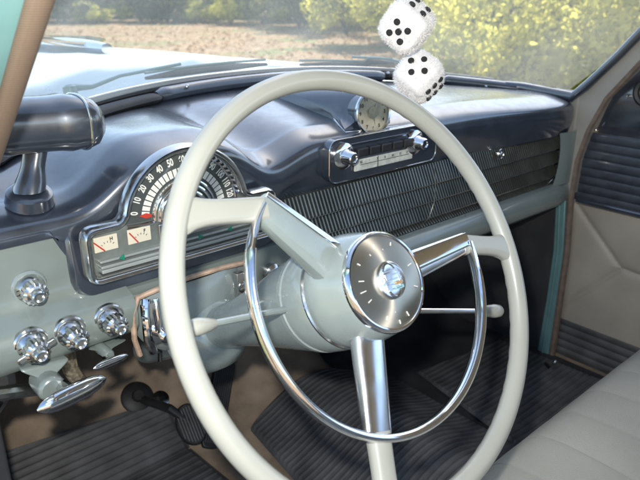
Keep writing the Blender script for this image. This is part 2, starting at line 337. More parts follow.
# floor pan with tunnel hump and toe board
mb = MB()
def toez(x, y): return hump(x)*(1-.3*sm(.6, .95, y)) + max(0, (y-.60))*.857
def fl(u, v):
    x = -.34+1.38*u; y = -1.4+2.35*v; return V((x, y, toez(x, y)))
mb.grid(fl, 60, 90); obj('floor_pan', mb, M['brown'], body, label='brown felt covered floor, tunnel hump and toe board')
mb = MB(); mb.box((XC, .985, .28), (1.44, .02, .68)); obj('firewall', mb, M['blackpad'], body, False)
# inner side (kick panel) black pad right, and left
mb = MB(); mb.box((1.012, .645, .28), (.02, .65, .62)); obj('kick_pad', mb, M['blackpad'], body, False, bevel=.004)
mb = MB(); mb.box((1.010, .50, .63), (.02, .36, .11)); obj('cowl_side', mb, M['pillar'], body, False, bevel=.004)
mb = MB(); mb.box((-.292, .66, .30), (.02, .60, .60)); obj('kick_pad', mb, M['blackpad'], body, False, bevel=.004)
mb = MB(); mb.box((.735, .70, .20), (.50, .012, .36), Y=(0, .87, .5), Z=(0, -.5, .87)); obj('toe_pad', mb, M['blackpad'], body, False, bevel=.004)
mb = MB(); mb.grid(lambda u, v: V((.47+.54*u, .10+.85*v, toez(.47+.54*u, .10+.85*v)+.007)), 30, 50); obj('floor_pad', mb, M['blackpad'], body)
# hood + cowl
def hz(x, y):
    a = abs(x-XC)
    cr = .735-.015*((y-1.0)/.9)**2 if y > 1 else .735-.03*sm(1.0, .62, y)
    cr -= .10*sm(1.95, 2.3, y)+.12*max(0, (y-2.2))
    side = .035*(a/.42)**2.2 if a < .42 else .035+.35*(a-.42)
    fen = .075*math.exp(-((a-.74)/.11)**2)
    return cr-side+fen
mb = MB()
def hd(u, v):
    x = XC-.86+1.72*u; y0 = max(yb(max(min(x, .99), -.25))+.035, .36); y = y0+(2.35-y0)*v
    return V((x, y, (lambda b_: b_+(hz(x, y)-b_)*sm(-.05, .55, y-y0))(zb(max(min(x, 1.0), -.26))-.010)))
mb.grid(hd, 70, 60); obj('hood', mb, M['hood'], body)
mb = MB()
mb.grid(lambda u, v: V((XC-.86+1.72*u, 2.35+.06*math.sin(v*PI*.5), hz(XC-.86+1.72*u, 2.35)-.55*v)), 40, 8); obj('nose', mb, M['hood'], body)
for sx in (-1, 1):
    mb = MB(); mb.grid(lambda u, v: V((XC+sx*(.86+.03*math.sin(v*PI)), .36+2.0*u, (hz(XC+.86, .36+2.0*u))*(1-v)+v*(-.05))), 20, 8)
    obj('fender', mb, M['hood'], body)
# hood ornament: long low rocket on the hood ridge
mb = MB(); secs = []
for i in range(15):
    t = i/14; y = 1.40+.72*t; r = .020*math.sin(PI*min(1, .12+t*.95))**.6+.003
    secs.append([V((XC+r*1.2*math.cos(2*PI*k/12), y, hz(XC, y)+.014+r*math.sin(2*PI*k/12))) for k in range(12)])
mb.sections(secs); oo = obj('hood_ornament', mb, M['chrome'], body)
mb = MB()
for sx in (-1, 1): mb.prism([(XC+sx*.012, 1.5, .752), (XC+sx*.07, 1.56, .757), (XC+sx*.085, 1.72, .757), (XC+sx*.012, 1.95, .752)], (0, 0, .006))
obj('wing', mb, M['chrome'], oo)
# roof shell and pillars
mb = MB()
def rf(u, v):
    x = XC-.64+1.28*u; y = -.19+.35*(1-abs(2*u-1)**2.6)**.6-1.7*v; return V((x, y, 1.16+.06*(1-(2*u-1)**2)-.10*abs(v-.35)**1.5))
mb.grid(rf, 16, 16); o = obj('roof', mb, M['fabricroof'], body); md = o.modifiers.new('s', 'SOLIDIFY'); md.thickness = .02; md.offset = 1
mb = MB(); mb.box((XC, -1.75, .45), (1.5, .05, .9)); obj('rear_bulkhead', mb, M['taupe'], body, False)

# right hinge pillar: taupe face, teal strip, brown windlace
def px_at(ps, x): return [at(a, b, 'x', x) for a, b in ps]
gl_ = [(572, 99), (600, 76), (640, 38), (668, 10)]; wl_ = [(668, 34), (640, 62), (606, 98), (588, 130), (577, 160), (571, 195)]
mb = MB(); mb.prism(px_at(gl_+wl_+[(560, 195), (566, 130)], 1.002), (.05, 0, 0)); obj('windshield_post', mb, M['pillar'], body, bevel=.004)
mb = MB(); mb.prism(px_at([(556, 194), (566, 194), (563, 250), (556, 300), (547, 362), (535, 362), (546, 300), (553, 250)], 1.0), (.03, 0, 0)); obj('hinge_post_strip', mb, M['tealtrim'], body, bevel=.003)
mb = MB(); mb.tube(px_at([(560, 196), (558, 250), (551, 300), (541, 362)], .999), .0035, 8); obj('post_bead', mb, M['tealtrim'], body)
mb = MB(); pth = px_at([(690, 14)]+wl_[1:]+[(567, 250), (560, 300), (551, 362)], 1.01); mb.tube(pth, .0085, 8); obj('door_windlace', mb, M['windlace'], body)
# left post jamb with brown windlace (near the camera)
def lj(t, dx, dy=0): # along the raked left post
    return V((-.262+dx, .302-.27*t+dy, .70+.235*t))
a0 = at(4, 117, 'x', -.262); a1 = at(40, 0, 'x', -.262); dd = (a1-a0); jo = V((0, .006, .006))
mb = MB(); mb.prism([a0-dd*.8+jo, a0-dd*.8+jo-V((.14, 0, 0)), a0+dd*2.6+jo-V((.14, 0, 0)), a0+dd*2.6+jo], (0, .02, .02)); obj('door_jamb', mb, M['tealjamb'], body, bevel=.003)
mb = MB()
a0 = at(4, 117, 'x', -.262); a1 = at(40, 0, 'x', -.262); dd = (a1-a0)
mb.tube([a0+dd*k for k in (-.9, -.4, 0, .3, .6, 1, 1.5, 2.4)], .0090, 16)
wl = obj('woven_windlace', mb, M['windlace'], body, label='brown herringbone woven windlace along the left door post')
# woven bump
wm = bpy.data.materials.new('woven_cloth'); wm.use_nodes = True; n = wm.node_tree; p = n.nodes['Principled BSDF']; p.inputs['Roughness'].default_value = .85
tc = n.nodes.new('ShaderNodeTexCoord'); wv = n.nodes.new('ShaderNodeTexWave'); wv.inputs['Scale'].default_value = 190; wv.inputs['Distortion'].default_value = 5; wv.inputs['Detail'].default_value = 1; wv.inputs['Detail Scale'].default_value = 60
wv.bands_direction = 'Z'; n.links.new(tc.outputs['Object'], wv.inputs['Vector'])
r = n.nodes.new('ShaderNodeValToRGB'); r.color_ramp.elements[0].color = (.10, .065, .045, 1); r.color_ramp.elements[1].color = (.27, .20, .145, 1)
n.links.new(wv.outputs['Fac'], r.inputs[0]); n.links.new(r.outputs[0], p.inputs['Base Color'])
b = n.nodes.new('ShaderNodeBump'); b.inputs['Strength'].default_value = .35; b.inputs['Distance'].default_value = .0006; n.links.new(wv.outputs['Fac'], b.inputs['Height']); n.links.new(b.outputs[0], p.inputs['Normal'])
wl.data.materials[0] = wm
mb = MB(); e0 = a0+V((.009, -.002, .003)); mb.tube([e0+dd*k for k in (-.9, 0, 1, 2.4)], .0014, 6); obj('windlace_edge', mb, M['tan'], body)
# sticker plate on the jamb
mb = MB(); mb.box(a0+dd*.42+V((-.036, .002, -.001)), (.030, .001, .035), Y=(0, .7, .7), Z=(0, -.7, .7)); obj('service_sticker', mb, M['sticker'], body, False)

# ================================================================== windshield
ws = thing('windshield', 'curved windshield of dusty glass with a painted glare veil, framed by blue garnish moulding', 'windshield', (XC, .5, .66))
def top_ws(x):
    return V((XC+(x-XC)*.985, yb(x)+.022-.50, 1.17+.03*(1-(abs(x-XC)/.63)**2)))
def wg(u, v):
    q = math.sin((u-.5)*PI); x = XC+.632*q; yy = .347+.350*(1-abs(q)**2.6)**.6; a = V((x, yy, zb(x)+.018)); tp = V((x, yy-.54, 1.17+.03*(1-q*q))); k_ = .03*math.sin(PI*v)*(1-q*q); return a.lerp(tp, v)+V((0, k_, k_))
mb = MB(); mb.grid(wg, 90, 14); obj('glass_pane', mb, M['glass'], ws)
# garnish moulding: base band then up both posts
def base(x, dy=0, dz=0): return V((x, yb(x)+dy, zb(x)+dz))
def band(x0, x1, n, r1, r2, dy, dz, mb):
    secs = []
    for i in range(n+1):
        x = x0+(x1-x0)*i/n; p = base(x, dy, dz); k = 1
        if i in (0, n): k = .55
        sl = (yb(x+.01)-yb(x-.01))/.02; nr = V((-sl, 1, 0)).normalized()
        secs.append([p+nr*(r1*k*math.cos(2*PI*j/12))+V((0, 0, r2*k*math.sin(2*PI*j/12))) for j in range(12)])
    mb.sections(secs)
mb = MB(); band(.125, .70, 40, .017, .013, .002, .006, mb); obj('garnish_moulding', mb, M['navy'], ws, label='blue painted garnish moulding along the windshield base')
mb = MB(); band(.84, .985, 14, .014, .013, 0, .006, mb)
g1 = px_at([(572, 97), (586, 86), (600, 73), (620, 54), (640, 33), (668, 4)], .995); g1 = [base(.96, 0, .008), base(.985, 0, .01)]+g1
mb.tube(g1, [.012, .012, .012, .011, .010, .010, .010, .010], 12); obj('post_moulding', mb, M['navy'], ws)
mb = MB(); band(-.22, .132, 24, .020, .009, 0, .003, mb); obj('defroster_duct', mb, M['black'], ws)
mb = MB(); band(.69, .85, 12, .018, .010, .004, .007, mb); obj('defroster_duct', mb, M['black'], ws)
mb = MB(); secs = [base(-.24+1.22*i/50, .030, .012) for i in range(51)]; mb.tube(secs, .009, 8); obj('rubber_seal', mb, M['black'], ws)
mb = MB(); secs = [base(-.22+1.18*i/50, .034, .022) for i in range(51)]; mb.tube(secs, .0025, 8); obj('bright_trim', mb, M['chromeworn'], ws)
for q in ((187, 86), (388, 73), (486, 86), (553, 94)):
    c = CAM + ray(*q)*0
    for s_ in range(400):
        t = .5+s_*.005; c = CAM+ray(*q)*t
        if c.y > yb(min(c.x, .98))-.018 : break
    mb = MB(); mb.lathe(c, (-.35, -.6, .7), [(-.004, .0035), (.001, .0035), (.002, .002)], 10); obj('screw', mb, M['chromeworn'], ws)
# wipers (outside the glass)
def on_plane(px, py, y): return at(px, py, 'y', y)
def wiper(blade, arm, label):
    t = thing('wiper', label, 'wiper', blade[len(blade)//2], 'windshield wipers')
    mb = MB(); mb.tube(blade, [.005]+[.0115]*(len(blade)-2)+[.005], 8, flat=.6); obj('blade', mb, M['black'], t)
    mb = MB(); mb.tube([p+V((0, .003, .009)) for p in blade], .0025, 6); obj('blade_holder', mb, M['tealtrim'], t)
    mb = MB(); mb.tube(arm, [.007, .004, .003, .003], 8); mb.lathe(arm[0], (0, .2, 1), [(-.012, .012), (.002, .012), (.006, .006)], 12); obj('arm', mb, M['tealtrim'], t)
def bp(px, lift, out=.055):
    # point just outside the glass base along the pixel column
    best = None
    for i in range(600):
        x = -.25+1.24*i/600; P = base(x, out, lift); q = P-CAM; d = -(q.dot(back)); X = 320+FPX*q.dot(right)/d
        if best is None or abs(X-px) < best[0]: 
            if px < 330 and x > .62: continue
            best = (abs(X-px), P)
    return best[1]
wiper([bp(q, .030) for q in (146, 175, 205, 235, 266)], [bp(70, .035, .09), bp(92, .030, .08), bp(120, .040, .07), bp(180, .046)], 'dark wiper with thin arm parked at the left part of the windshield base')
wiper([bp(q, .026) for q in (300, 335, 365)]+[base(.70, .055, .034), base(.76, .05, .036)], [base(.86, .10, .03), base(.80, .085, .04), base(.74, .07, .045), base(.66, .06, .044)], 'dark wiper parked at the windshield base beside the hanging dice')

# ================================================================== dashboard
dash = thing('dashboard', 'navy and teal-grey painted metal dashboard spanning the car under the windshield', 'dashboard', (XC, .36, .42))
def lipz(x):    # height of the crest of the front roll
    a = .655+.035*sm(.10, .24, x)
    a = a + .058*math.exp(-((x+.005)/.115)**4)        # brow over the speedometer
    a -= .012*sm(.6, 1.0, x)
    return min(a, .722)
def dsurf(u, v):
    x = -.275+1.278*u
    B = V((x, yb(x)-.004, zb(x)-.004))
    zl = lipz(x); yl = min(.425, yb(x)-.02)
    brow = math.exp(-((x+.005)/.125)**4); yf = .347-.008*brow-.030*sm(.50, .95, x)
    zbot = .592+(.545-.592)*sm(.165, .135, x)+(.617-.545)*sm(-.165, -.195, x)
    endk = sm(.965, 1.003, x)
    pts = [B, V((x, B.y*.6+yl*.4, B.z*.6+zl*.4+.004)), V((x, yl, zl)), V((x, (yl+yf)/2+.004, zl-.004)), V((x, yf+.008, zl-.018)), V((x, yf, zl-.038)), V((x, yf+.001, zl-.06 if zl-.06 > zbot+.01 else zbot+.01)), V((x, yf+.008, zbot))]
    k = v*(len(pts)-1); i = min(int(k), len(pts)-2); f = k-i
    p0 = pts[max(i-1, 0)]; p1 = pts[i]; p2 = pts[i+1]; p3 = pts[min(i+2, len(pts)-1)]
    q = .5*((2*p1)+(-p0+p2)*f+(2*p0-5*p1+4*p2-p3)*f*f+(-p0+3*p1-3*p2+p3)*f**3)
    if endk > 0:
        c = V((x, .365, zl-.030)); q = c+(q-c)*(1-endk**2.5*.6) if v > .30 else q
    return q
mb = MB(); mb.grid(dsurf, 170, 60); o = obj('dash_top', mb, M['navy'], dash, label='glossy navy blue dash top and rolled front', angle=60)
# flange (dark rounded border of the navy skin around the cluster, down over the teal)
def rrect(x0, x1, z0, z1, r, n=6):
    out = []
    for cx, cz, a in ((x1-r, z1-r, 0), (x0+r, z1-r, 90), (x0+r, z0+r, 180), (x1-r, z0+r, 270)):
        for k in range(n+1):
            t = math.radians(a+90*k/n); out.append((cx+r*math.cos(t), cz+r*math.sin(t)))
    return out
mb = MB(); ps = rrect(-.178, .138, .530, .636, .026, 8); sy = lambda z: .016*sm(.596, .630, z)
mb.sections([[V((x, .352, z)) for x, z in ps], [V((x, .341+sy(z), z)) for x, z in ps], [V((-.018+(x+.018)*.975, .3350+sy(z), .595+(z-.595)*.94)) for x, z in ps]]); obj('cluster_surround', mb, M['navy'], dash, bevel=.003)

# ---- instrument cluster
CX, CZ, RA = -.012, .608, .090
def outline():
    pts = []; f = .012
    a1 = math.radians(12)
    for k in range(41):
        t = a1+(PI-2*a1)*k/40; pts.append((CX+RA*math.cos(t), CZ+RA*math.sin(t)))
    L = [(CX-RA-.004, .619), (CX-RA-.012, .6155)]+[(-.144+.009*math.cos(math.radians(a)), .606+.009*math.sin(math.radians(a))) for a in (90, 120, 150, 180)]
    L += [(-.144+.009*math.cos(math.radians(a)), .561+.009*math.sin(math.radians(a))) for a in (180, 210, 240, 270)]
    R = [(.119+.009*math.cos(math.radians(a)), .561+.009*math.sin(math.radians(a))) for a in (270, 300, 330, 360)]
    R += [(.119+.009*math.cos(math.radians(a)), .606+.009*math.sin(math.radians(a))) for a in (0, 30, 60, 90)]+[(CX+RA+.012, .6155), (CX+RA+.004, .619)]
    return pts+L+R
def offset(ps, d):
    n = len(ps); out = []
    for i in range(n):
        t = V((ps[(i+1) % n][0]-ps[i-1][0], ps[(i+1) % n][1]-ps[i-1][1])); t.normalize(); out.append((ps[i][0]+t.y*d, ps[i][1]-t.x*d))
    return out
OUT = outline()
def ring(ps, y): return [V((x, y, z)) for x, z in ps]
clu = MB(); clu.sections([ring(offset(OUT, .0065), .350), ring(offset(OUT, .0065), .336), ring(offset(OUT, .004), .332), ring(offset(OUT, .001), .333), ring(offset(OUT, -.0008), .337),
              ring(offset(OUT, -.0022), .335), ring(offset(OUT, -.0036), .338), ring(offset(OUT, -.0048), .348)], caps=False)
cl = obj('instrument_cluster', clu, M['chromeworn'], dash, label='arched chrome framed instrument cluster', angle=50)
cl.location = (-.0194, -.0183, .0113); cl.scale = (.976,)*3
mb = MB(); mb.sections([ring(offset(OUT, -.004), .352), ring(offset(OUT, -.004), .350)]); obj('cluster_plate', mb, mat('silver_green_plate', (.27, .295, .275), .38, .5, var=.2, vscale=30), cl, False)
# brushed lower tray: stepped chrome bars
mb = MB()
for z, y, h in ((.5600, .3400, .005), (.565, .3415, .004), (.572, .343, .0035)):
    mb.box((CX, y+.004, z), (.256, .012, h))
obj('chrome_bars', mb, mat('silver_bars', (.46, .49, .47), .38, .5, var=.1), cl, False, bevel=.0012)
mb = MB(); mb.box((.035, .346, .590), (.18, .005, .026)); obj('bright_plate', mb, M['chromeworn'], cl, False, bevel=.002)
def pol(r, a, y): return V((CX+r*math.cos(a), y, CZ+r*math.sin(a)))
# dial sectors
A0, A1 = math.radians(172), math.radians(8)
def arc(mb, r0, r1, y, a0, a1, n=48, th=.001):
    mb.grid(lambda u, v: pol(r0+(r1-r0)*v, a0+(a1-a0)*u, y), n, 1)
mb = MB(); arc(mb, .050, .0865, .3492, math.radians(178), math.radians(2)); obj('speedometer_dial', mb, M['dialgreen'], cl, False)
mb = MB(); 
for k in range(24):
    a = A0+(A1-A0)*(k+.10)/24; b = A0+(A1-A0)*(k+.90)/24; arc(mb, .0535, .0645, .3486, a, b, 4)
obj('speed_scale', mb, M['white'], cl, False)
items = []
for k in range(13):
    a = math.radians(168-156*k/12); items.append((str(k*10), pol(.0745, a, .3484), (math.sin(a), 0, -math.cos(a)), (math.cos(a), 0, math.sin(a)), .0145))
text('speed_numerals', [(s, o_, V(R)*.66, U, z*.95) for s, o_, R, U, z in items], M['white'], cl)
# nested chrome half-domes
mb = MB()
for r, y, t in ((.047, .3475, .0026), (.040, .345, .0030), (.032, .343, .0030)):
    mb.tube([pol(r, math.radians(182-184*k/30), y) for k in range(31)], t, 8)
mb.grid(lambda u, v: V((CX+.028*math.sin(PI*v*.5)*math.cos(PI*u), .340+.009*(1-math.cos(PI*v*.5)), CZ+.028*math.sin(PI*v*.5)*math.sin(PI*u))), 20, 8)
for sx in (-1, 1): mb.tube([(CX+sx*.048, .345, CZ), (CX+sx*.052, .346, .6065), (CX+sx*.062, .3465, .6065), (CX+sx*.086, .347, .608)], .0028, 8)
obj('dial_dome', mb, M['chrome'], cl)
a = math.radians(170); c0 = pol(.052, a, .3445); c1 = pol(.070, a, .3445); nrm = V((-math.sin(a), 0, math.cos(a)))
mb = MB(); mb.prism([c0+nrm*.0015, c0-nrm*.0015, pol(.060, a, .3445)-nrm*.0035, c1, pol(.060, a, .3445)+nrm*.0035], (0, .0006, 0)); obj('speed_needle', mb, M['red'], cl, False)
# patterned chrome web on the right shoulder
mb = MB()
for k in range(9):
    a = math.radians(62-6*k); mb.tube([pol(.0800, a, .345), pol(.0860, a-math.radians(4), .343)], .0018, 6)
mb.tube([pol(.0815, math.radians(70-8*k), .345) for k in range(9)], .0018, 6); obj('filigree', mb, M['chrome'], cl)
# small gauges
def gauge(x0, x1, z0, z1, lt, ang, label):
    mb = MB(); mb.box(((x0+x1)/2, .3475, (z0+z1)/2), (x1-x0, .003, z1-z0)); gf = obj('gauge', mb, M['gface'], cl, False, bevel=.0008, label=label)
    zc = (z0+z1)/2; w_ = x1-x0
    mb = MB(); p0 = V((x0+w_*.40, .3452, z0+.001)); p1 = p0+V((-math.sin(ang), 0, math.cos(ang)))*.019; n_ = V((math.cos(ang), 0, math.sin(ang)))*.0009
    mb.prism([p0+n_, p0-n_, p1-n_, p1+n_], (0, .0004, 0)); obj('gauge_needle', mb, M['red'], gf, False)
    mb = MB()
    for k in range(5):
        t = math.radians(40+25*k); c = V((x0+w_*.55+.010*math.cos(t), .3455, z0+.003+.009*math.sin(t))); mb.box(c, (.0006, .0004, .0024), X=(math.sin(t), 0, -math.cos(t)), Z=(math.cos(t), 0, math.sin(t)))
    obj('gauge_ticks', mb, M['spot'], gf, False)
    text('gauge_letters', [(lt, V((x0+w_*.72, .3454, z1-.005)), (1, 0, 0), (0, 0, 1), .006)], M['spot'], gf)
gauge(-.143, -.112, .584, .604, 'H', .75, 'cream temperature gauge at the left end of the cluster')
gauge(-.098, -.066, .584, .604, 'F', .62, 'cream fuel gauge right of the first gauge')
gauge(.042, .074, .584, .604, 'H', .5, None); gauge(.086, .112, .584, .604, 'C', .3, None)
for x, s in ((-.110, 1), (.004, -1), (.055, 1)):
    mb = MB(); mb.prism([(x+.002*s, .3405, .5765), (x+.002*s, .3405, .5675), (x-.006*s, .3405, .572)], (0, .001, 0))
    obj('turn_arrow', mb, M['green'], cl, False)
mb = MB(); mb.prism(ring(offset(OUT, -.0036), .3375), (0, .0006, 0)); obj('cover_glass', mb, M['cover'], cl, False)

# ---- teal lower panel, left
def tealprof(x):
    return [(.358, .632), (.352, .628), (.350, .60), (.348, .565), (.345, .545), (.336, .535), (.320, .529), (.311, .520), (.308, .505), (.309, .490), (.315, .479), (.327, .473), (.345, .472)]
mb = MB(); mb.sections([[V((x, y, z)) for y, z in tealprof(x)]+[V((x, .37, .472)), V((x, .37, .632))] for x in [-.345+.232*i/8 for i in range(9)]]); obj('lower_panel', mb, M['teal'], dash, label='teal-grey lower panel left of the steering column', angle=50)
# teal region below the cluster (slanted)
mb = MB(); prof = [(.345, .534), (.333, .530), (.330, .510), (.332, .47), (.345, .462), (.36, .462), (.36, .534)]
mb.sections([[V((x, y, z)) for y, z in prof] for x in (-.125, -.04, .060, .10, .145, .19)]); obj('lower_panel', mb, M['teal'], dash)
# column shroud: bulged plate with tan gasket
def shroud(u, v):
    x = -.112+.045*v**4+(.172-.06*v**4)*u; z = .522-.100*v; b = math.sin(PI*min(1, max(0, u*1.0)))**.5 if 0 < u < 1 else 0
    return V((x, .338-.030*b*math.sin(PI*(.12+.88*v))**.6-.004, z))
mb = MB(); mb.grid(shroud, 24, 16); obj('column_shroud', mb, M['tealh'], dash)
mb = MB(); mb.tube([(-.112, .318, .440), (-.120, .312, .470), (-.118, .312, .505), (-.108, .316, .523), (-.07, .315, .528), (-.03, .314, .530), (.02, .315, .529), (.062, .320, .524)], .0045, 8, flat=.8); obj('gasket', mb, M['tan'], dash)
mb = MB(); mb.tube([(-.098, .312, .520), (-.106, .302, .500), (-.106, .300, .470), (-.098, .306, .444)], .0055, 10); mb.tube([(-.088, .306, .520), (-.090, .300, .50), (-.088, .300, .47)], .004, 8)
mb.box((-.097, .308, .485), (.022, .008, .060)); br = obj('shroud_bracket', mb, M['chrome'], dash, bevel=.001)
mb = MB(); mb.lathe((-.082, .305, .470), (-.2, -1, -.1), [(0, .009), (.016, .009), (.019, .006)], 14); obj('bracket_screw', mb, M['chrome'], br)
mb = MB(); mb.box((.046, .312, .492), (.013, .012, .048)); mb.tube([(.052, .308, .515), (.054, .303, .49), (.050, .306, .467)], .003, 8); obj('shroud_bracket', mb, M['chromeworn'], dash, bevel=.002)

# ---- control knobs
def knob(c, big, wing=False, label=None):
    ax = V((0, -1, -.05)).normalized(); s = .80 if not big else .82
    mb = MB(); mb.lathe(c, ax, [(-.004, .0255*s), (.001, .0255*s), (.003, .0235*s)], 32); k = obj('control_knob', mb, M['tealh' if big else 'chromeworn'], dash, label=label)
    mb = MB(); mb.lathe(c, ax, [(.002, .0215*s), (.006, .0210*s), (.012, .0165*s), (.014, .0150*s)], 32); obj('dial_ring', mb, M['chromeworn'], k)
    mb = MB(); secs = []; a = V((1, 0, 0)); b = ax.cross(a)
    for h, r, rip in ((.010, .0135, .0), (.013, .0165, 1), (.023, .0160, 1), (.026, .0135, 0), (.027, .0105, 0), (.034, .0100, 0), (.036, .0085, 0), (.0362, .0062, 0), (.0335, .0040, 0)):
        secs.append([c+ax*h+a*((r*s+(.0014 if rip and t % 2 else 0))*math.cos(2*PI*t/36))+b*((r*s+(.0014 if rip and t % 2 else 0))*math.sin(2*PI*t/36)) for t in range(36)])
    mb.sections(secs); obj('grip', mb, M['chromeworn'], k, angle=25)
    mb = MB()
    for t in range(7):
        th = math.radians(60+t*22); c2 = c+ax*.0100+a*(.0192*s*math.cos(th))+b*(-.0192*s*math.sin(th)); mb.box(c2, (.0009, .0009, .0035), X=(-math.sin(th), 0, -math.cos(th)), Z=(math.cos(th), 0, math.sin(th)))
    obj('dial_marks', mb, M['spot'], k, False)
    if wing: mb = MB(); mb.box(c+ax*.019, (.046, .006, .008), X=(.96, 0, .28), Z=(-.28, 0, .96)); obj('wing_lever', mb, M['chromeworn'], k, False, bevel=.002)
knob(at(29, 287, 'y', .349), True, label='upper chrome knob on the teal panel')
knob(at(31, 344, 'y', .312), False, True, label='chrome knob with a cross lever')
knob(at(70, 332, 'y', .312), False); knob(at(109, 319, 'y', .312), False)
c = at(272, 272, 'y', .325)
mb = MB(); mb.lathe(c, (0, -1, 0), [(-.01, .014), (.004, .014), (.008, .010), (.009, .0075)], 24, ); il = obj('indicator_lamp', mb, M['chromeworn'], dash)
mb = MB(); mb.ball(c+V((0, -.008, 0)), .0068, 14); obj('red_lens', mb, M['redlens'], il)
c = at(236, 283, 'y', .325); mb = MB(); mb.lathe(c, (0, -1, 0), [(-.01, .014), (.004, .014), (.010, .009), (.020, .009), (.022, .006)], 24); obj('choke_button', mb, M['chromeworn'], dash)

# ---- pull handles under the dash (each its own thing)
def pull(name, label, ca, cb, rr, brk, rod_to):
    t = thing(name, label, 'handle', (ca+cb)/2, 'pull handles under the dashboard')
    mb = MB(); d = cb-ca; secs = []; L = d.length; dn = d.normalized(); dn2 = V((0, -1, 0)); uz = dn.cross(dn2).normalized(); dn2 = uz.cross(dn)
    for i in range(17):
        k = i/16; s = max(.12, (1-abs(2*k-1)**2.6)**.5); p = ca+d*k
        secs.append([p+uz*(rr*s*math.cos(2*PI*j/14))+dn2*(rr*.75*s*math.sin(2*PI*j/14)) for j in range(14)])
    mb.sections(secs); obj('grip_bar', mb, M['chrome'], t)
    mb = MB(); mid = (ca+cb)/2; mb.tube([mid, mid.lerp(rod_to, .5), rod_to], [rr*.75, rr*.5, rr*.5], 10); obj('pull_rod', mb, M['chromeworn'], t)
    mb = MB(); a, b, c_ = brk   # sheet bracket: top-left, top-right, bottom
    w_ = (b-a); secs = []
    for k in range(9):
        f = k/8; wd = 1-.72*sm(0, .75, f); ce = (a+b)/2*(1-f)+c_*f; hw = w_*.5*wd
        secs.append([ce-hw+V((0, -.006, 0)), ce+hw+V((0, -.006, 0)), ce+hw*.9+V((0, .02, 0)), ce-hw*.9+V((0, .02, 0))])
    mb.sections(secs); mb.lathe(c_+V((0, .01, 0)), (0, -1, 0), [(-.01, rr*1.3), (.024, rr*1.3), (.027, rr)], 16); obj('bracket', mb, M['teal'], t, bevel=.003)
pull('pull_handle', 'large polished chrome T handle hanging from a teal bracket below the left dash', at(37, 411, 'y', .255), at(106, 378, 'y', .262), .0125, (at(18, 368, 'y', .312), at(68, 356, 'y', .312), at(48, 384, 'y', .30)), at(48, 384, 'y', .30)+V((0, .16, -.02)))
pull('pull_handle', 'small ribbed chrome T handle hanging below the last knob', at(93, 369, 'y', .275), at(128, 355, 'y', .285), .0058, (at(86, 347, 'y', .325), at(124, 338, 'y', .325), at(104, 351, 'y', .31)), at(104, 351, 'y', .31)+V((0, .1, -.01)))
mb = MB(); mb.tube([at(-30, 398, 'y', .33), at(8, 392, 'y', .33), at(40, 388, 'y', .34)], .009, 10); mb.tube([at(2, 360, 'y', .36), at(6, 385, 'y', .37), at(-10, 410, 'y', .4)], .013, 8)
obj('brake_cable', mb, M['chromeworn'], label='worn metal rod and sleeve behind the large chrome handle', cat='cable')
mb = MB(); mb.tube([at(66, 345, 'y', .42), at(70, 368, 'y', .42), at(80, 382, 'y', .43)], .011, 10); obj('wire_loom', mb, M['asphalt'], label='cloth wrapped wiring loom drooping between the two chrome handles', cat='wiring')
mb = MB(); mb.tube([at(152, 345, 'y', .37), at(160, 352, 'y', .37), at(160, 361, 'y', .37)], .0035, 8); obj('under_dash_clip', mb, M['chromeworn'], dash); mb = MB(); mb.lathe(at(184, 362, 'y', .37), (-.4, -1, .2), [(-.006, .010), (.002, .010), (.004, .004)], 14)
obj('under_dash_clip', mb, M['chromeworn'], dash)
mb = MB(); mb.prism([(-.33, .37, .480), (-.10, .37, .470), (-.10, .40, .440), (.06, .40, .425), (.20, .38, .43), (1.0, .38, .43), (1.0, .60, .47), (-.33, .60, .50)], (0, 0, .008)); obj('underside', mb, M['blackpad'], dash, False)
mb = MB()
for a_, b_, c_ in (((-.1, .4, .45), (-.02, .44, .38), (.05, .6, .36)), ((-.2, .42, .46), (-.05, .5, .41), (.2, .55, .42)), ((.0, .4, .44), (.1, .45, .37), (.3, .5, .42))): mb.tube([V(a_).lerp(V(b_), t).lerp(V(b_).lerp(V(c_), t), t) for t in [i/8 for i in range(9)]], .004, 6)
obj('wiring', mb, M['black'], dash)

# ---- radio on the navy band
RX0, RX1, RZ0, RZ1 = .240, .505, .604, .674
mb = MB(); ps = rrect(RX0, RX1, RZ0, RZ1, .016, 6)
mb.sections([[V((x, .350, z)) for x, z in ps], [V((x, .336, z)) for x, z in ps], [V((x*.995+.0018, .334, z)) for x, z in ps]]); rad = obj('radio', mb, M['navy'], dash, bevel=.001, label='push-button radio set in the navy dash front')
mb = MB(); mb.tube([V((x, .3335, z)) for x, z in ps], .0012, 6, closed=True); obj('radio_outline', mb, M['chromeworn'], rad)
mb = MB(); ps = [(.285, .662), (.428, .662), (.440, .636), (.440, .617), (.290, .617), (.285, .64)]; mb.tube([V((x, .332, z)) for x, z in ps[:3]], .0014, 6); mb.tube([(.285, .332, .662), (.286, .332, .640)], .0014, 6); obj('trim_line', mb, M['chrome'], rad)
mb = MB(); mb.box((.364, .331, .627), (.142, .004, .019)); obj('radio_dial', mb, M['clearstrip'], rad, False, bevel=.001)
mb = MB(); mb.box((.346, .3285, .627), (.0008, .001, .018)); mb.box((.364, .3285, .6275), (.12, .001, .0006)); obj('dial_pointer', mb, M['spot'], rad, False)
text('dial_figures', [(s, V((.306+.019*k, .3284, .6315)), (1, 0, 0), (0, 0, 1), .0055) for k, s in enumerate(('55', '6', '7', '8', '10', '12', '16'))], M['spot'], rad)
for k in range(5):
    mb = MB(); mb.box((.306+.028*k, .329, .6485), (.024, .012, .014)); obj('push_button', mb, M['black'], rad, False, bevel=.002)
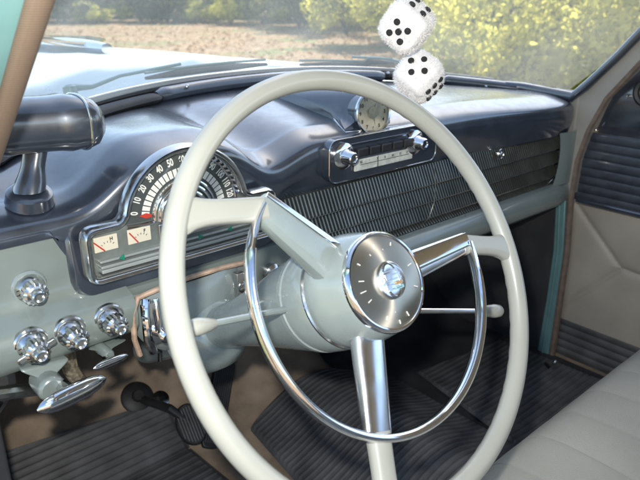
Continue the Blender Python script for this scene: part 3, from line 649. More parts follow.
for q in ((343, 156), (414, 142)):
    c = at(*q, 'y', .332); mb = MB(); mb.lathe(c, (0, -1, 0), [(-.002, .0215), (.003, .0215), (.006, .0165)], 28); kk = obj('radio_knob', mb, M['chrome'], rad)
    mb = MB(); mb.lathe(c, (0, -1, 0), [(.005, .0125), (.012, .0125), (.015, .0105), (.024, .0105), (.027, .0085), (.027, .006), (.025, .005)], 28); obj('knob_grip', mb, M['chrome'], kk)

# ---- louvred speaker grille, navy-black with chrome-lipped slats
GX0, GX1 = .142, .966
rows = [(.594, .560), (.558, .526), (.524, .494), (.492, .478)]
mb = MB(); mb.box(((GX0+GX1)/2, .362, .535), (GX1-GX0+.02, .006, .13)); gr = obj('grille', mb, M['black'], dash, False, label='louvred black and chrome grille across the dash')
def gy(f): return .345-.016*f
mb = MB(); x = GX0
while x < GX1:
    for z1, z0 in rows:
        mb.sections([[V((x+a_, y, z)) for a_, y in ((0, gy(f)), (.0028, gy(f)), (.0028, gy(f)+.014), (0, gy(f)+.014))] for f, z in ((0, z1), (.5, (z1+z0)/2), (1, z0))])
    x += .0074
M['slat'] = mat('grille_slat', (.17, .18, .155), .33, .8, var=.2, vscale=25)
obj('grille_slats', mb, M['slat'], gr, False)
mb = MB()
for z1, z0 in rows: mb.box(((GX0+GX1)/2, gy(1)+.007, z0-.0008), (GX1-GX0, .0175, .0013))
obj('row_lip', mb, M['chromeworn'], gr, False)
mb = MB(); mb.tube([(.500, .330, .596), (.503, .326, .56), (.500, .324, .525), (.488, .325, .495), (.46, .328, .478)], .0006, 6); obj('speaker_outline', mb, M['slat'], gr)
c = at(500, 154, 'y', .330); mb = MB(); mb.lathe(c, (0, -1, 0), [(-.005, .006), (.003, .006), (.005, .004), (.0055, .002)], 20); mb.tube([c+V((.010*math.cos(t*PI/8), -.002, .010*math.sin(t*PI/8))) for t in range(16)], .0016, 6, closed=True); obj('glovebox_lock', mb, M['chromeworn'], gr)
mb = MB(); mb.tube([(.952, .330, .594), (.972, .329, .588), (.978, .329, .56), (.972, .330, .52), (.955, .330, .492), (.93, .330, .480)], .0016, 6); obj('end_trim', mb, M['chromeworn'], gr)
# teal rail below the grille and teal end cap
mb = MB(); prof = [(.350, .478), (.322, .476), (.307, .468), (.300, .452), (.302, .434), (.314, .422), (.335, .418), (.36, .42)]
secs = []
for i in range(31):
    x = .150+.860*i/30; k = 1 if i < 29 else .8
    secs.append([V((x, y if k == 1 else .33+(y-.33)*.6, z)) for y, z in prof])
mb.sections(secs); obj('lower_rail', mb, M['teal'], dash, label='teal-grey rail under the grille', angle=50)
mb = MB(); mb.grid(lambda u, v: V((.936+.070*u+.014*(v*(1-v)*4)*(1-u), .322-.008*math.sin(PI*u*.75), .598-.124*v)), 8, 12); obj('end_cap', mb, M['teal'], dash)

# ---- clock in its nacelle on the dash top
c = V((.361, .362, .702)); ax = V((-.12, -1, .10)).normalized(); CR = .036
def dz(x, y):
    u = (x+.275)/1.278; b = min((abs(p.y-y), p.z) for p in (dsurf(u, .62*k/160) for k in range(161))); return b[1]
def onto(px, py):
    d = ray(px, py); t = .7
    for k in range(300):
        P = CAM+d*t
        if P.y > .33 and P.z < dz(P.x, P.y)+.001: return P
        t += .004
    return P
tp_ = [onto(308, 90), onto(316, 97), onto(324, 106), onto(332, 117), onto(339, 126), onto(345, 133)]
def footx(y):
    P = sorted(tp_, key=lambda p: p.y)
    if y <= P[0].y: return P[0].x
    for i in range(len(P)-1):
        if P[i].y <= y <= P[i+1].y: return P[i].x+(P[i+1].x-P[i].x)*(y-P[i].y)/(P[i+1].y-P[i].y+1e-9)
    return P[-1].x
mb = MB(); secs = []
for i in range(25):
    t = i/24; y = .366+.26*t; k = sm(0, 1, t); zt = c.z+CR*1.02*(1-k)+(.728-c.z)*k; zf = dz(c.x, y)-.002
    xl = footx(y+.01); xl = min(xl, c.x-CR-.004); xr = c.x+(c.x-xl)*.9; zf2 = zf; row = []
    for j in range(33):
        q = -1+2*j/32; x_ = c.x+(xr-c.x)*q if q > 0 else c.x+(c.x-xl)*q; r_c = abs(x_-c.x)
        dome = math.sqrt(max(0, 1-(r_c/(CR*(1+.5*t)))**2)) if r_c < CR*(1+.5*t) else 0
        flare = math.exp(-(r_c/(CR*1.25))**2)
        h_ = max(0, zt-zf2)*(dome*(1-.35*t)+.35*t*flare) ; h_ = max(h_, max(0, zt-zf2)*flare*.42)
        row.append(V((x_, y, zf2+h_)))
    secs.append([V((xl, y, zf-.03))]+row+[V((xr, y, zf-.03))])
mb.sections(secs); cp = obj('clock_pod', mb, M['navy'], dash, label='navy nacelle on the dash centre holding the round clock', angle=70)
mb = MB(); mb.tube([p+V((-.0005, -.001, .001)) for p in tp_]+[onto(372, 130), onto(398, 126)], .0016, 6); obj('pod_trim', mb, M['chromeworn'], cp)
mb = MB(); mb.lathe(c, ax, [(-.03, .036), (.003, .037)], 36, caps=False); obj('clock_case', mb, M['navy'], cp); mb = MB(); mb.lathe(c, ax, [(.002, .0372), (.007, .0375), (.009, .0355), (.007, .033), (.003, .0325)], 40, caps=False); obj('clock_bezel', mb, M['chromeworn'], cp)
mb = MB(); mb.lathe(c, ax, [(.000, .033), (.003, .033)], 32); cf = obj('clock_face', mb, mat('tan_clock_face', (.46, .41, .30), .4, 0, var=.2, vscale=60), cp)
mb = MB(); R_ = V((1, 0, 0)); R_ = (R_-ax*R_.dot(ax)).normalized(); U_ = -ax.cross(R_) if (-ax.cross(R_)).z > 0 else ax.cross(R_)
for ang, L in ((25, .017), (170, .022)):
    t = math.radians(ang); d = R_*math.sin(t)+U_*math.cos(t); q = d.cross(ax); mb.prism([c+ax*.0042+q*.001, c+ax*.0042-q*.001, c+ax*.0042+d*L], ax*.0004)
obj('clock_hands', mb, M['spot'], cp, False)
text('clock_numerals', [(str(h), c+ax*.0036+R_*(.0262*math.sin(h*PI/6))+U_*(.0262*math.cos(h*PI/6)), R_, U_, .0085) for h in range(1, 13)], M['spot'], cp)
mb = MB(); mb.lathe(c, ax, [(.0045, .010), (.0050, .010)], 20); obj('clock_subdial', mb, M['satin'], cp)
mb = MB(); mb.lathe(c, ax, [(.0065, .0335), (.0068, .0335)], 32); obj('clock_glass', mb, M['cover'], cp)

# ---- rounded pod on a short pedestal, left end of the dash
pod = thing('dash_pod', 'dark blue rounded housing on a short pedestal at the left end of the dashboard', 'dash pod', (-.19, .395, .66))
mb = MB(); secs = []; X0, X1 = -.34, -.108
for i in range(25):
    t = i/24; x = X0+(X1-X0)*t; s = (1-max(0, (t-.90)/.10)**2.6*.45)
    ridge = .0022*(math.exp(-((t-.55)/.012)**2)+1.4*math.exp(-((t-.82)/.018)**2))
    yy = .405-.03*t**2
    ce = V((x, yy, .7465-.004*t)); secs.append([ce+V((0, (.040*s+ridge)*math.copysign(abs(math.cos(a))**.75, math.cos(a)), (.0320*s+ridge)*math.copysign(abs(math.sin(a))**.75, math.sin(a)))) for a in [2*PI*k/28 for k in range(28)]])
mb.sections(secs); obj('housing', mb, M['navy'], pod, angle=60)
mb = MB(); mb.tube([V((-.130, .3805+.0405*math.copysign(abs(math.cos(a))**.75, math.cos(a)), .7428+.0325*math.copysign(abs(math.sin(a))**.75, math.sin(a)))) for a in [2*PI*k/40 for k in range(40)]], .0016, 6, closed=True); obj('end_ring', mb, M['chromeworn'], pod)
mb = MB(); secs = []
pb = at(29, 190, 'y', .385); pt = at(36, 148, 'y', .395)
for k in range(9):
    f = k/8; p = pb.lerp(pt, f); r = .0185-.005*sm(0, .6, f); secs.append([p+V((r*math.cos(a), r*1.2*math.sin(a), 0)) for a in [2*PI*j/20 for j in range(20)]])
mb.sections(secs); obj('pedestal', mb, M['navy'], pod)
mb = MB(); mb.lathe(pb+V((0, 0, -.004)), (0, -.35, 1), [(-.012, .028), (.001, .026), (.004, .022), (.005, .018)], 24); obj('base_flange', mb, M['navy'], pod)

# ================================================================== steering column and wheel
W0 = V((0, 0, .62)); TH = math.radians(30); NN = V((0, -math.cos(TH), math.sin(TH))); UP = V((0, math.sin(TH), math.cos(TH))); RX = V((1, 0, 0))
def wp(x, y, h=0): return W0+RX*x+UP*y+NN*h
def wpol(r, a, h=0): return wp(r*math.cos(a), r*math.sin(a), h)
colm = thing('steering_column', 'teal-grey steering column running from the dash shroud up to the wheel', 'steering column', W0+NN*-.36)
mb = MB(); mb.lathe(W0, NN, [(-.62, .026), (-.37, .028), (-.33, .030), (-.27, .033), (-.21, .040), (-.16, .048), (-.12, .0545), (-.098, .0570)], 40); obj('column_jacket', mb, M['tealh'], colm)
mb = MB(); mb.lathe(W0, NN, [(-.0975, .0570), (-.0965, .0585), (-.090, .0588), (-.0885, .0575), (-.084, .0575), (-.082, .0590), (-.054, .0590), (-.0515, .0580), (-.049, .0575)], 48); obj('collar', mb, M['tealh'], colm, angle=25)
mb = MB(); mb.lathe(W0, NN, [(-.050, .0578), (-.049, .0598), (-.047, .0598), (-.046, .0578)], 48, caps=False); obj('seam_ring', mb, M['chromeworn'], colm)
mb = MB(); mb.lathe(W0, NN, [(-.40, .060), (-.36, .056), (-.335, .040), (-.33, .030)], 32); obj('column_bell', mb, M['tealh'], colm)
# turn signal lever
lb = at(303, 306, 'y', .082); lt = at(212, 324, 'y', .050)
dl = (lt-lb); lb2 = lb-dl*.15
mb = MB(); mb.tube([lb2, lb, lb.lerp(lt, .5), lt], [.0032, .0036, .0036, .0034], 10); l1 = obj('turn_signal_lever', mb, M['tealh'], colm)
def lknob(a, d, L, r):
    mb = MB(); d = d.normalized(); mb.lathe(a, d, [(-.004, r*.5), (0, r*.62), (L*.25, r*.85), (L*.6, r), (L*.85, r*.9), (L*.97, r*.55), (L, r*.1)], 16); return mb
obj('lever_knob', lknob(lt, dl, .030, .0082), M['ivory'], l1)
c = lb; mb = MB(); mb.tube([c+UP*-.013+RX*.0015, c+UP*.013+RX*-.001], .0028, 8); obj('lever_slot', mb, M['black'], colm)
gb = at(395, 311, 'y', .10); gt = at(482, 311, 'y', .055)
mb = MB(); mb.tube([gb-(gt-gb)*.4, gb, gt], [.0042, .0040, .0036], 10); l2 = obj('gear_shift_lever', mb, M['chromeworn'], colm)
obj('lever_knob', lknob(gt, gt-gb, .036, .0098), M['ivory'], l2)

wheel = thing('steering_wheel', 'large thin ivory steering wheel with chrome horn ring and teal hub', 'steering wheel', W0)
R0, RT = .215, .0104
mb = MB(); secs = []
N1 = 160
for i in range(N1):
    a = 2*PI*i/N1; rd = RX*math.cos(a)+UP*math.sin(a); c = W0+rd*R0; s = []
    for j in range(16):
        t = 2*PI*j/16; sc = 1
        # finger scallops along the underside / inner edge
        if -.75 < math.cos(t) < -.2 and math.sin(t) < 0: sc = 1+.035*math.sin(a*64)
        s.append(c+rd*(RT*sc*math.cos(t))+NN*(RT*1.05*sc*math.sin(t)))
    secs.append(s)
mb.sections(secs, closed=True); obj('rim', mb, M['ivory'], wheel)
AL, AR, AB = math.radians(134.5), math.radians(2.5), math.radians(-114.5)
def bar(secs_def, mb):
    # list of (centre, width vec half, thickness vec half) rounded rectangular section
    secs = []
    for c, a, b in secs_def:
        s = []
        for k in range(16):
            t = 2*PI*k/16; s.append(c+a*math.copysign(abs(math.cos(t))**.55, math.cos(t))+b*math.copysign(abs(math.sin(t))**.55, math.sin(t)))
        secs.append(s)
    mb.sections(secs)
def spoke(A, w0, w1, t0, t1, h0, h1, matn, rim_a, chrome_w, chrome_off):
    d = RX*math.cos(A)+UP*math.sin(A); q = NN.cross(d)
    p0 = W0+d*.040+NN*h0; p1 = W0+d*.146+NN*h1; mb = MB(); sd_ = []
    for k in range(9):
        f = k/8; sd_.append((p0.lerp(p1, f), q*(w0+(w1-w0)*f), NN*(t0+(t1-t0)*f)))
    bar(sd_, mb); sp = obj('spoke', mb, M[matn], wheel)
    if chrome_w:
        mb = MB(); sd_ = []
        for k in range(9):
            f = k/8; p = p0.lerp(p1, f)+NN*(t0+(t1-t0)*f)+q*chrome_off*(w0+(w1-w0)*f); sd_.append((p, q*(chrome_w*(1-.25*f)), NN*.0016))
        bar(sd_, mb); obj('chrome_strip', mb, M['chrome'], sp)
    # plastic horn-shaped web from the ring to the rim
    rp = wpol(R0-.003, rim_a); mb = MB(); q2 = None; sd_ = []
    st = p1-d*.006
    for k in range(9):
        f = k/8; p = st.lerp(rp, f); dd_ = (rp-st).normalized(); qq = NN.cross(dd_)
        wv_ = .0118*(1-f)+.0100*f+.009*f**6
        sd_.append((p, qq*wv_, NN*(.0085*(1-f)+.0080*f)))
    bar(sd_, mb); obj('web', mb, M['ivory'], sp)
spoke(AL, .022, .0135, .012, .009, -.022, -.004, 'tealh', math.radians(148), .0035, -.75)
spoke(AR, .018, .012, .012, .009, -.022, -.004, 'chromesoft', math.radians(-4), .0105, .25)
spoke(AB, .0185, .0150, .011, .007, -.020, -.004, 'chromesoft', math.radians(-112), 0, 0)
mb = MB(); mb.lathe(wpol(.148, AB), RX*math.cos(AB)+UP*math.sin(AB), [(-.004, .004), (.012, .004)], 10); obj('spoke_stud', mb, M['satin'], wheel)
# horn ring: half circle through the bottom, ends on both side spokes
mb = MB(); secs = []
a0_, a1_ = AL, AR+2*PI
for i in range(81):
    a = a0_+(a1_-a0_)*i/80; rd = RX*math.cos(a)+UP*math.sin(a); c = W0+rd*.146+NN*.003; e = 1-.75*max(0, 1-min(i, 80-i)/7)
    secs.append([c+rd*(.0046*e*math.cos(2*PI*k/12))+NN*(.0075*math.sin(2*PI*k/12)) for k in range(12)])
mb.sections(secs); obj('horn_ring', mb, M['chrome'], wheel)
# hub
mb = MB(); mb.lathe(W0, NN, [(-.046, .0580), (-.042, .0592), (-.034, .0592), (-.020, .0572), (-.006, .0540), (.004, .0515), (.009, .0495)], 56); hub = obj('hub', mb, M['tealh'], wheel)
mb = MB(); mb.lathe(W0, NN, [(.006, .0500), (.010, .0508), (.0135, .0500), (.0155, .0478), (.0150, .0462), (.0140, .0455)], 64, caps=False); obj('button_bezel', mb, M['chrome'], hub)
bm_ = bpy.data.materials.new('brushed_button'); bm_.use_nodes = True; n = bm_.node_tree; p = n.nodes['Principled BSDF']; p.inputs['Metallic'].default_value = 1; p.inputs['Base Color'].default_value = (.54, .50, .42, 1); p.inputs['Roughness'].default_value = .36
p.inputs['Anisotropic'].default_value = .92
tc = n.nodes.new('ShaderNodeTexCoord'); tg = n.nodes.new('ShaderNodeVectorMath'); tg.operation = 'CROSS_PRODUCT'; tg.inputs[0].default_value = NN; n.links.new(tc.outputs['Object'], tg.inputs[1])
nz = n.nodes.new('ShaderNodeVectorMath'); nz.operation = 'NORMALIZE'; n.links.new(tg.outputs[0], nz.inputs[0]); n.links.new(nz.outputs[0], p.inputs['Tangent'])
mb = MB(); mb.lathe(W0, NN, [(.0135, .0465), (.0150, .040), (.0165, .028), (.0170, .018), (.0172, .010), (.0173, .0005)], 64); btn = obj('horn_button', mb, bm_, hub)
mb = MB()
for (r_, deg_, L) in ((.036, 95, .004), (.038, 60, .0035), (.030, 78, .003), (.031, 112, .003), (.038, 140, .0035), (.029, -40, .003), (.036, -25, .0045), (.030, -100, .003), (.038, -75, .005), (.037, -118, .004), (.041, -95, .004), (.034, 165, .006), (.035, 182, .007), (.033, 200, .005), (.035, 12, .006)):
    a = math.radians(deg_); c = wpol(r_, a, .0158); d = RX*math.cos(a)+UP*math.sin(a); mb.box(c, (.0010, L, .0008), X=NN.cross(d), Y=d, Z=NN)
obj('button_marks', mb, mat('button_mark_grey', (.55, .55, .52), .5), btn, False)
mb = MB(); mb.lathe(W0, NN, [(.0165, .0190), (.0200, .0186), (.0212, .0170), (.0206, .0158), (.0212, .010), (.0216, .0005)], 40); em = obj('emblem', mb, M['chromesoft'], btn)
mb = MB()
for k in range(5): 
    z = -.009+.0045*k; hw = math.sqrt(max(.00001, .0135**2-z*z)); mb.box(wp(0, z, .0215), (hw*1.8, .0012, .0022), X=RX, Y=UP, Z=NN)
mb.tube([wp(.0095*math.cos(t), .0165*math.sin(t), .0212) for t in [2*PI*i/30 for i in range(30)]], .0008, 6, closed=True)
mb.box(wp(-.005, .004, .0218), (.008, .006, .003), X=RX, Y=UP, Z=NN); mb.box(wp(-.008, -.006, .0215), (.006, .005, .003), X=RX, Y=UP, Z=NN)
obj('globe_lines', mb, M['chromeworn'], em, False)
mb = MB(); mb.box(wp(.006, -.0045, .0222), (.008, .0032, .0022), X=RX, Y=UP, Z=NN); obj('amber_patch', mb, M['amber'], em, False)
mb = MB(); mb.box(wp(.006, -.009, .0215), (.010, .0032, .0022), X=RX, Y=UP, Z=NN); obj('blue_patch', mb, M['tealjamb'], em, False)

# ================================================================== dice
dn = thing('rear_view_mirror', 'dark rear-view mirror above the windshield, just out of view', 'mirror', (.30, .16, 1.02))
mb = MB(); mb.box((.30, .15, 1.05), (.22, .02, .05)); obj('mirror_housing', mb, M['black'], dn, bevel=.006)
mb = MB(); mb.tube([(.30, .15, 1.06), (.30, .16, 1.19)], .006, 8); obj('stalk', mb, M['chromeworn'], dn)
def world(v): v = V(v); return right*v.x+up*v.y+back*v.z
def die(c, size, fA, fB, pA, pB, label, seed):
    A = world(fA).normalized(); B = world(fB); B = (B-A*B.dot(A)).normalized(); Cc = A.cross(B); h = size*.53; r = random.Random(seed)
    t = thing('plush_die', label, 'fuzzy dice', c-V((0, 0, size*.6)), 'fuzzy dice hanging from the mirror')
    mb = MB(); pts = []
    def surf(d):   # rounded cube
        m = (abs(d.x)**3.6+abs(d.y)**3.6+abs(d.z)**3.6)**(1/3.6); q = d/m*h
        return q
    N = 26
    for ax_ in range(3):
        for sg in (-1, 1):
            def fn(u, v, ax_=ax_, sg=sg):
                e = [0, 0, 0]; e[ax_] = sg; e[(ax_+1) % 3] = math.tan((u-.5)*PI/2); e[(ax_+2) % 3] = math.tan((v-.5)*PI/2); q = surf(V(e))
                q = q*(1+.018*math.sin(9*q.x/h+seed)*math.cos(7*q.y/h)+.014*math.sin(11*q.z/h+2*seed)); return c+A*q.x+B*q.y+Cc*q.z
            mb.grid(fn, N, N)
    bo = obj('plush_body', mb, M['plush'], t)
    fz = MB()
    for i in range(9000):
        d = V((r.gauss(0, 1), r.gauss(0, 1), r.gauss(0, 1))).normalized(); q = surf(d)
        p = c+A*q.x+B*q.y+Cc*q.z; nv = (A*d.x**3+B*d.y**3+Cc*d.z**3).normalized(); o_ = V((r.gauss(0, 1), r.gauss(0, 1), r.gauss(0, 1))).normalized()
        tip = p+(nv*.6+o_*.5)*r.uniform(.002, .0042); s = nv.cross(o_).normalized()*.00045; fz.add([p-s-nv*.001, p+s-nv*.001, tip], [(0, 1, 2)])
    obj('pile', fz, M['plush'], bo, False)
    sp = MB()
    for F, U, Vv, pat, fi in ((A, B, Cc, pA, 0), (B, A, Cc, pB, 1)):
        for a, b in pat:
            q = surf(V((1, a, b)) if fi == 0 else V((a, 1, b))); ce = c+A*q.x+B*q.y+Cc*q.z; nv = (A*q.x*abs(q.x)**2.2+B*q.y*abs(q.y)**2.2+Cc*q.z*abs(q.z)**2.2).normalized(); sp.lathe(ce, nv, [(-.004, .0044), (.0018, .0044), (.0026, .0036)], 14)
    obj('pips', sp, M['spot'], t)
P4 = [(-.36, -.36), (.36, -.36), (-.36, .36), (.36, .36)]; P4 = [(a*.85, b*.85) for a, b in P4]; P5 = P4+[(0, 0)]; P6 = [(a, b) for a in (-.32, .32) for b in (-.42, 0, .42)]
cU = at(407, 25, 'y', .20); cL = at(419, 77, 'y', .215)
die(cU, .0560, (-.46, -.53, .71), (.46, .53, .71), P5, P4, 'white plush die with five spots showing, upper one of the hanging pair', 2)
die(cL, .0560, (-.20, .28, .93), (.66, -.62, .45), [(a*.707+b*.707, a*.707-b*.707) for a, b in P4], P6, 'white plush die with four spots facing, lower one near the dash', 5)
mb = MB(); mb.tube([V((.30, .15, 1.03)), cU+V((.028, 0, .09)), cU+V((.026, .0, .02)), cL+V((.002, .01, .03))], .0012, 6); obj('dice_cord', mb, M['spot'], label='thin black cord from which the two dice hang', cat='cord')

# ================================================================== pedals, floor mats, heater
def ribmat(name, label, poly, pitch, lift, amp=.0014, thick=.005, ybias=0, group=None):
    """ribbed mat: poly = corner points (x,y) quad a,b,c,d (near-left, near-right, far-right, far-left)"""
    a, b, c, d = [V((p[0], p[1])) for p in poly]
    L = ((d-a).length+(c-b).length)/2; n = int(L/pitch*14); mb = MB()
    def fn(u, v):
        p = (a*(1-u)+b*u)*(1-v)+(d*(1-u)+c*u)*v; x, y = p.x, p.y+ybias*v*math.sin(PI*u)**.6
        rib = amp*max(0, math.sin(2*PI*(min(y, .6)/pitch+max(0, y-.6)/(pitch*.62))))**.6
        if u < .012 or u > .988 or v < .01 or v > .99: rib = -thick
        return V((x, y, toez(x, y)+lift+rib))
    mb.grid(fn, 90, n); return obj(name, mb, M['mat'], None, label=label, cat='floor mat', group=group, angle=80)
ribmat('floor_mat', 'ribbed black rubber mat on the driver side below the pedals', [(-.275, .05), (.13, .05), (.095, .690), (-.275, .715)], .017, .010, group='ribbed floor mats')
ribmat('floor_mat', 'ribbed black rubber mat draped over the tunnel hump right of the pedals', [(.15, .05), (.60, .05), (.60, .47), (.215, .545)], .0135, .012, ybias=.05, group='ribbed floor mats')
ribmat('floor_mat', 'ribbed black rubber mat on the passenger side by the right door post', [(.58, .10), (.99, .06), (.965, .425), (.665, .470)], .015, .016, group='ribbed floor mats')
mb = MB(); mb.tube([V(tuple(at(a, b, 'z', .03))) for a, b in ((380, 392), (400, 408), (430, 424), (475, 438))], .006, 8); obj('floor_strip', mb, M['blackpad'], label='thin dark strip running along the tunnel beside the hump mat', cat='trim strip')
def toe_pt(px, py):
    d = ray(px, py); m = .857; t = (m*(CAM.y-.6)-CAM.z+.0)/(d.z-m*d.y); return CAM+d*t
TN = V((0, -.651, .759))     # toe board normal
# clutch: grommet disc + arm + oval ribbed pad
def pedal(kind, label, g, gr, pad, pr, armr, mid):
    t = thing(kind, label, 'pedal', pad, 'foot pedals')
    if gr:
        mb = MB(); mb.lathe(g, TN, [(-.01, gr), (.006, gr), (.010, gr*.85), (.012, gr*.4), (.018, gr*.32)], 32); obj('rubber_grommet', mb, M['black'], t)
    mb = MB(); mb.tube([g, mid, pad], [armr, armr, armr*.9], 10); obj('pedal_arm', mb, M['black'], t)
    pn = V((-.05, -.80, .60)).normalized(); px_ = V((1, 0, 0)); py_ = pn.cross(px_).normalized(); px_ = py_.cross(pn)
    mb = MB(); mb.sections([[pad+pn*h+px_*(pr[0]*s*math.cos(2*PI*k/32))+py_*(pr[1]*s*math.sin(2*PI*k/32)) for k in range(32)] for h, s in ((-.008, .9), (-.006, 1), (.004, 1), (.006, .94))]); pd = obj('pedal_pad', mb, M['black'], t)
    mb = MB()
    for k in range(-4, 5):
        x = k*pr[0]/5.0; L = pr[1]*math.sqrt(max(0, 1-(x/pr[0])**2))*.86; mb.box(pad+pn*.0065+px_*x, (pr[0]*.10, L*2, .004), X=px_, Y=py_, Z=pn)
    obj('pad_ribs', mb, M['mat'], pd, False, bevel=.001)
gc = toe_pt(137, 398)
pp = at(191, 424, 'y', .60)
pedal('brake_pedal', 'oval ribbed rubber pedal on a bent arm from a round grommet', gc, .034, pp, (.030, .043), .0085, (gc+pp)/2+V((-.0, -.03, .022)))
p2 = at(232, 455, 'y', .56)
# long accelerator
acc = thing('accelerator_pedal', 'long narrow ribbed rubber accelerator pedal right of the oval pedal', 'pedal', toe_pt(205, 445), 'foot pedals')
a_ = toe_pt(207, 452)+TN*.02; b_ = toe_pt(221, 362)+TN*.035; d_ = (b_-a_); dn_ = d_.normalized(); q_ = V((1, 0, 0)); q_ = (q_-dn_*q_.dot(dn_)).normalized(); n_ = q_.cross(dn_)
mb = MB(); mb.sections([[a_+d_*f+q_*(w_*sx)+n_*(.006*sz) for sx, sz in ((-1, -1), (1, -1), (1, 1), (-1, 1))] for f, w_ in ((0, .016), (.04, .021), (.2, .024), (.9, .024), (1, .020))]); pdl = obj('pedal_pad', mb, M['black'], acc, bevel=.003)
mb = MB()
for k in range(-4, 5): mb.tube([a_+d_*.05+q_*(k*.0048)+n_*.0065, a_+d_*.97+q_*(k*.0048)+n_*.0065], .0016, 6)
obj('pad_ribs', mb, M['mat'], pdl)
mb = MB(); mb.lathe(toe_pt(160, 400)+TN*.004, TN, [(0, .020), (.004, .018), (.006, .008)], 20); obj('dimmer_switch', mb, M['chromeworn'], label='small worn metal disc on the toe board right of the grommet', cat='floor switch')
# heater box under the passenger dash
ht = thing('heater_box', 'dim black heater box with a hose under the passenger dash', 'heater', (.62, .72, .1))
mb = MB(); mb.box((.64, .74, .24), (.30, .22, .26)); obj('box_shell', mb, M['blackpad'], ht, False, bevel=.02)
mb = MB(); mb.tube([(.50, .62, .30), (.46, .56, .22), (.50, .56, .12), (.56, .62, .08)], .024, 14); obj('hose', mb, M['black'], ht)
mb = MB(); mb.tube([at(546, 364, 'z', .02), at(551, 369, 'z', .02)], .006, 8); mb.ball(at(555, 362, 'z', .03), .006, 10); obj('sill_catch', mb, M['chrome'], label='small bright chrome catch at the foot of the right door post', cat='catch')

# ================================================================== passenger door
door = thing('passenger_door', 'passenger door with navy top, ribbed navy band and taupe quilted vinyl panel', 'car door', (1.05, -.1, 0))
DX = 1.040
def dfront(z): # front edge y at height z
    if z < .45: return .312
    P = px_at(wl_[::-1]+[], DX)
    for i in range(len(P)-1):
        if P[i].z <= z <= P[i+1].z:
            f = (z-P[i].z)/(P[i+1].z-P[i].z+1e-9); return P[i].y+(P[i+1].y-P[i].y)*f
    return P[-1].y-(z-P[-1].z)*1.1 if z > P[-1].z else .312
def dpanel(z0, z1, x0, nu, nv, disp, name, m, **k):
    mb = MB(); mb.grid(lambda u, v: V((x0+disp(u, v, (lambda zz: (dfront(zz)*(1-u)+(-.95)*u))(z0+(z1-z0)*v), z0+(z1-z0)*v), dfront(z0+(z1-z0)*v)*(1-u)+(-.95)*u, z0+(z1-z0)*v)), nu, nv)
    return obj(name, mb, M[m], door, **k)
dpanel(.588, .755, DX, 40, 14, lambda u, v, y, z: .03*(1-math.sin(PI*min(1, v*.8+.1)))-.004, 'door_top', 'navy', label='glossy navy painted upper door')
dpanel(.425, .592, DX, 10, 110, lambda u, v, y, z: -.006-.0032*abs(math.sin(PI*8*v))**.5, 'ribbed_band', 'navymatt', label='horizontally ribbed navy band')
mb = MB()
for k in range(9):
    z = .425+.167*k/8; mb.tube([(DX-.004, dfront(z)-.01, z), (DX-.004, -.9, z)], .0007 if k else .0035, 6)
obj('band_trim', mb, M['chromeworn'], door)
mb = MB(); mb.tube([(DX-.006, dfront(.425)-.008, .425), (DX-.006, -.9, .425)], .010, 10, flat=.9); obj('band_bead', mb, M['navy'], door)
seams = [((at(568, 190, 'x', DX)), at(622, 268, 'x', DX)), (at(556, 310, 'x', DX), at(622, 268, 'x', DX)), (at(622, 268, 'x', DX), V((DX, -.05, .27))), (V((DX, -.05, .27)), V((DX, -.25, .43))), (V((DX, -.05, .27)), V((DX, -.25, .10)))]
def sd2(y, z):
    best = 9
    for a, b in seams:
        ay, az, by_, bz = a.y, a.z, b.y, b.z; L = (by_-ay)**2+(bz-az)**2; t = max(0, min(1, ((y-ay)*(by_-ay)+(z-az)*(bz-az))/L)); best = min(best, math.hypot(y-ay-t*(by_-ay), z-az-t*(bz-az)))
    return best
dpanel(.105, .425, DX, 260, 110, lambda u, v, y, z: -.007*(1-math.exp(-sd2(y, z)/.007))+.0, 'quilted_panel', 'taupe', label='taupe vinyl panel with diagonal quilting seams')
dpanel(-.02, .108, DX, 8, 60, lambda u, v, y, z: -.004-.003*abs(math.sin(PI*6*v)), 'kick_strip', 'mat', label='ribbed black lower door strip')
c = at(650, 92, 'x', DX-.02); mb = MB(); mb.lathe(c, (-1, 0, 0), [(-.015, .034), (.006, .034), (.012, .028), (.010, .022), (.004, .018)], 32); wc = obj('crank_escutcheon', mb, M['black'], door)
mb = MB(); mb.lathe(c, (-1, 0, 0), [(.002, .020), (.008, .018), (.010, .010)], 24); obj('crank_hub', mb, M['amber'], wc)
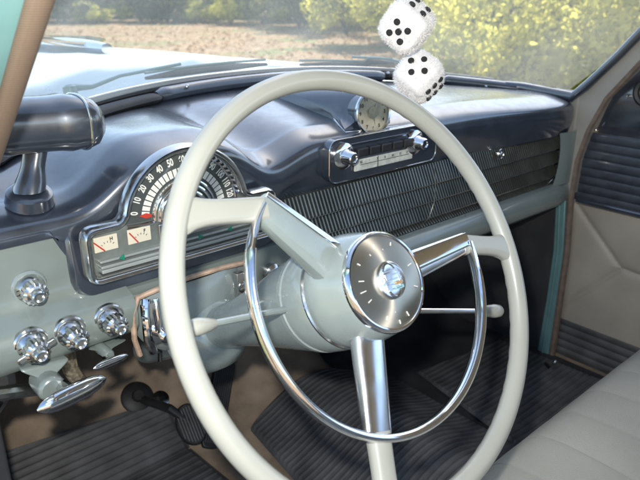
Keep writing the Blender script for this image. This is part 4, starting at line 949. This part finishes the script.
mb = MB(); mb.lathe(at(628, 96, 'x', DX-.01), (-1, 0, 0), [(-.01, .004), (.004, .004), (.006, .002)], 10); mb.lathe(at(596, 130, 'x', DX-.006), (-1, 0, 0), [(-.01, .003), (.004, .003), (.005, .001)], 10); obj('door_screw', mb, M['chromeworn'], door)

# ================================================================== bench seat
seat = thing('bench_seat', 'pale grey-green channelled bench seat at the lower right', 'car seat', (.40, -.4, .05))
def seatf(u, v):
    x = -.26+1.26*u; ch = abs(math.sin(PI*(x-.235)/.089)); puff = .0022*ch**.28*sm(0, .06, v)
    front = -.012-.05*(abs(u-.55)*1.2)**3
    # profile: v 0..1 bottom of front face -> over the roll -> back
    prof = [(.00, .06), (.010, .12), (.016, .20), (.012, .255), (-.006, .285), (-.035, .299), (-.09, .304), (-.2, .302), (-.35, .296), (-.55, .29)]
    k = v*(len(prof)-1); i = min(int(k), len(prof)-2); f = k-i
    p = [prof[max(i-1, 0)], prof[i], prof[i+1], prof[min(i+2, len(prof)-1)]]
    cr = lambda a: .5*((2*p[1][a])+(-p[0][a]+p[2][a])*f+(2*p[0][a]-5*p[1][a]+4*p[2][a]-p[3][a])*f*f+(-p[0][a]+3*p[1][a]-3*p[2][a]+p[3][a])*f**3)
    y, z = cr(0), cr(1); fr = sm(.55, .1, v)
    return V((x, front+y+puff*fr, z+puff*(1-fr)-.006))
mb = MB(); mb.grid(seatf, 300, 60); obj('cushion', mb, M['seat'], seat, angle=80)
for k in range(-5, 9):
    u_ = (.235+.089*k+.26)/1.26
    if 0 < u_ < 1: mb = MB(); mb.tube([seatf(u_, .3+.7*j/40)+V((0, 0, .0006)) for j in range(41)], .0009, 5); obj('seam', mb, M['pillar'], seat)
mb = MB(); mb.box((.37, -.28, .10), (1.24, .42, .16)); obj('seat_base', mb, M['black'], seat, False, bevel=.01)
mb = MB(); mb.box((.37, -.62, .50), (1.26, .12, .50), Y=(0, .97, -.22), Z=(0, .22, -.97)); obj('seat_back', mb, M['seat'], seat, False, bevel=.03)
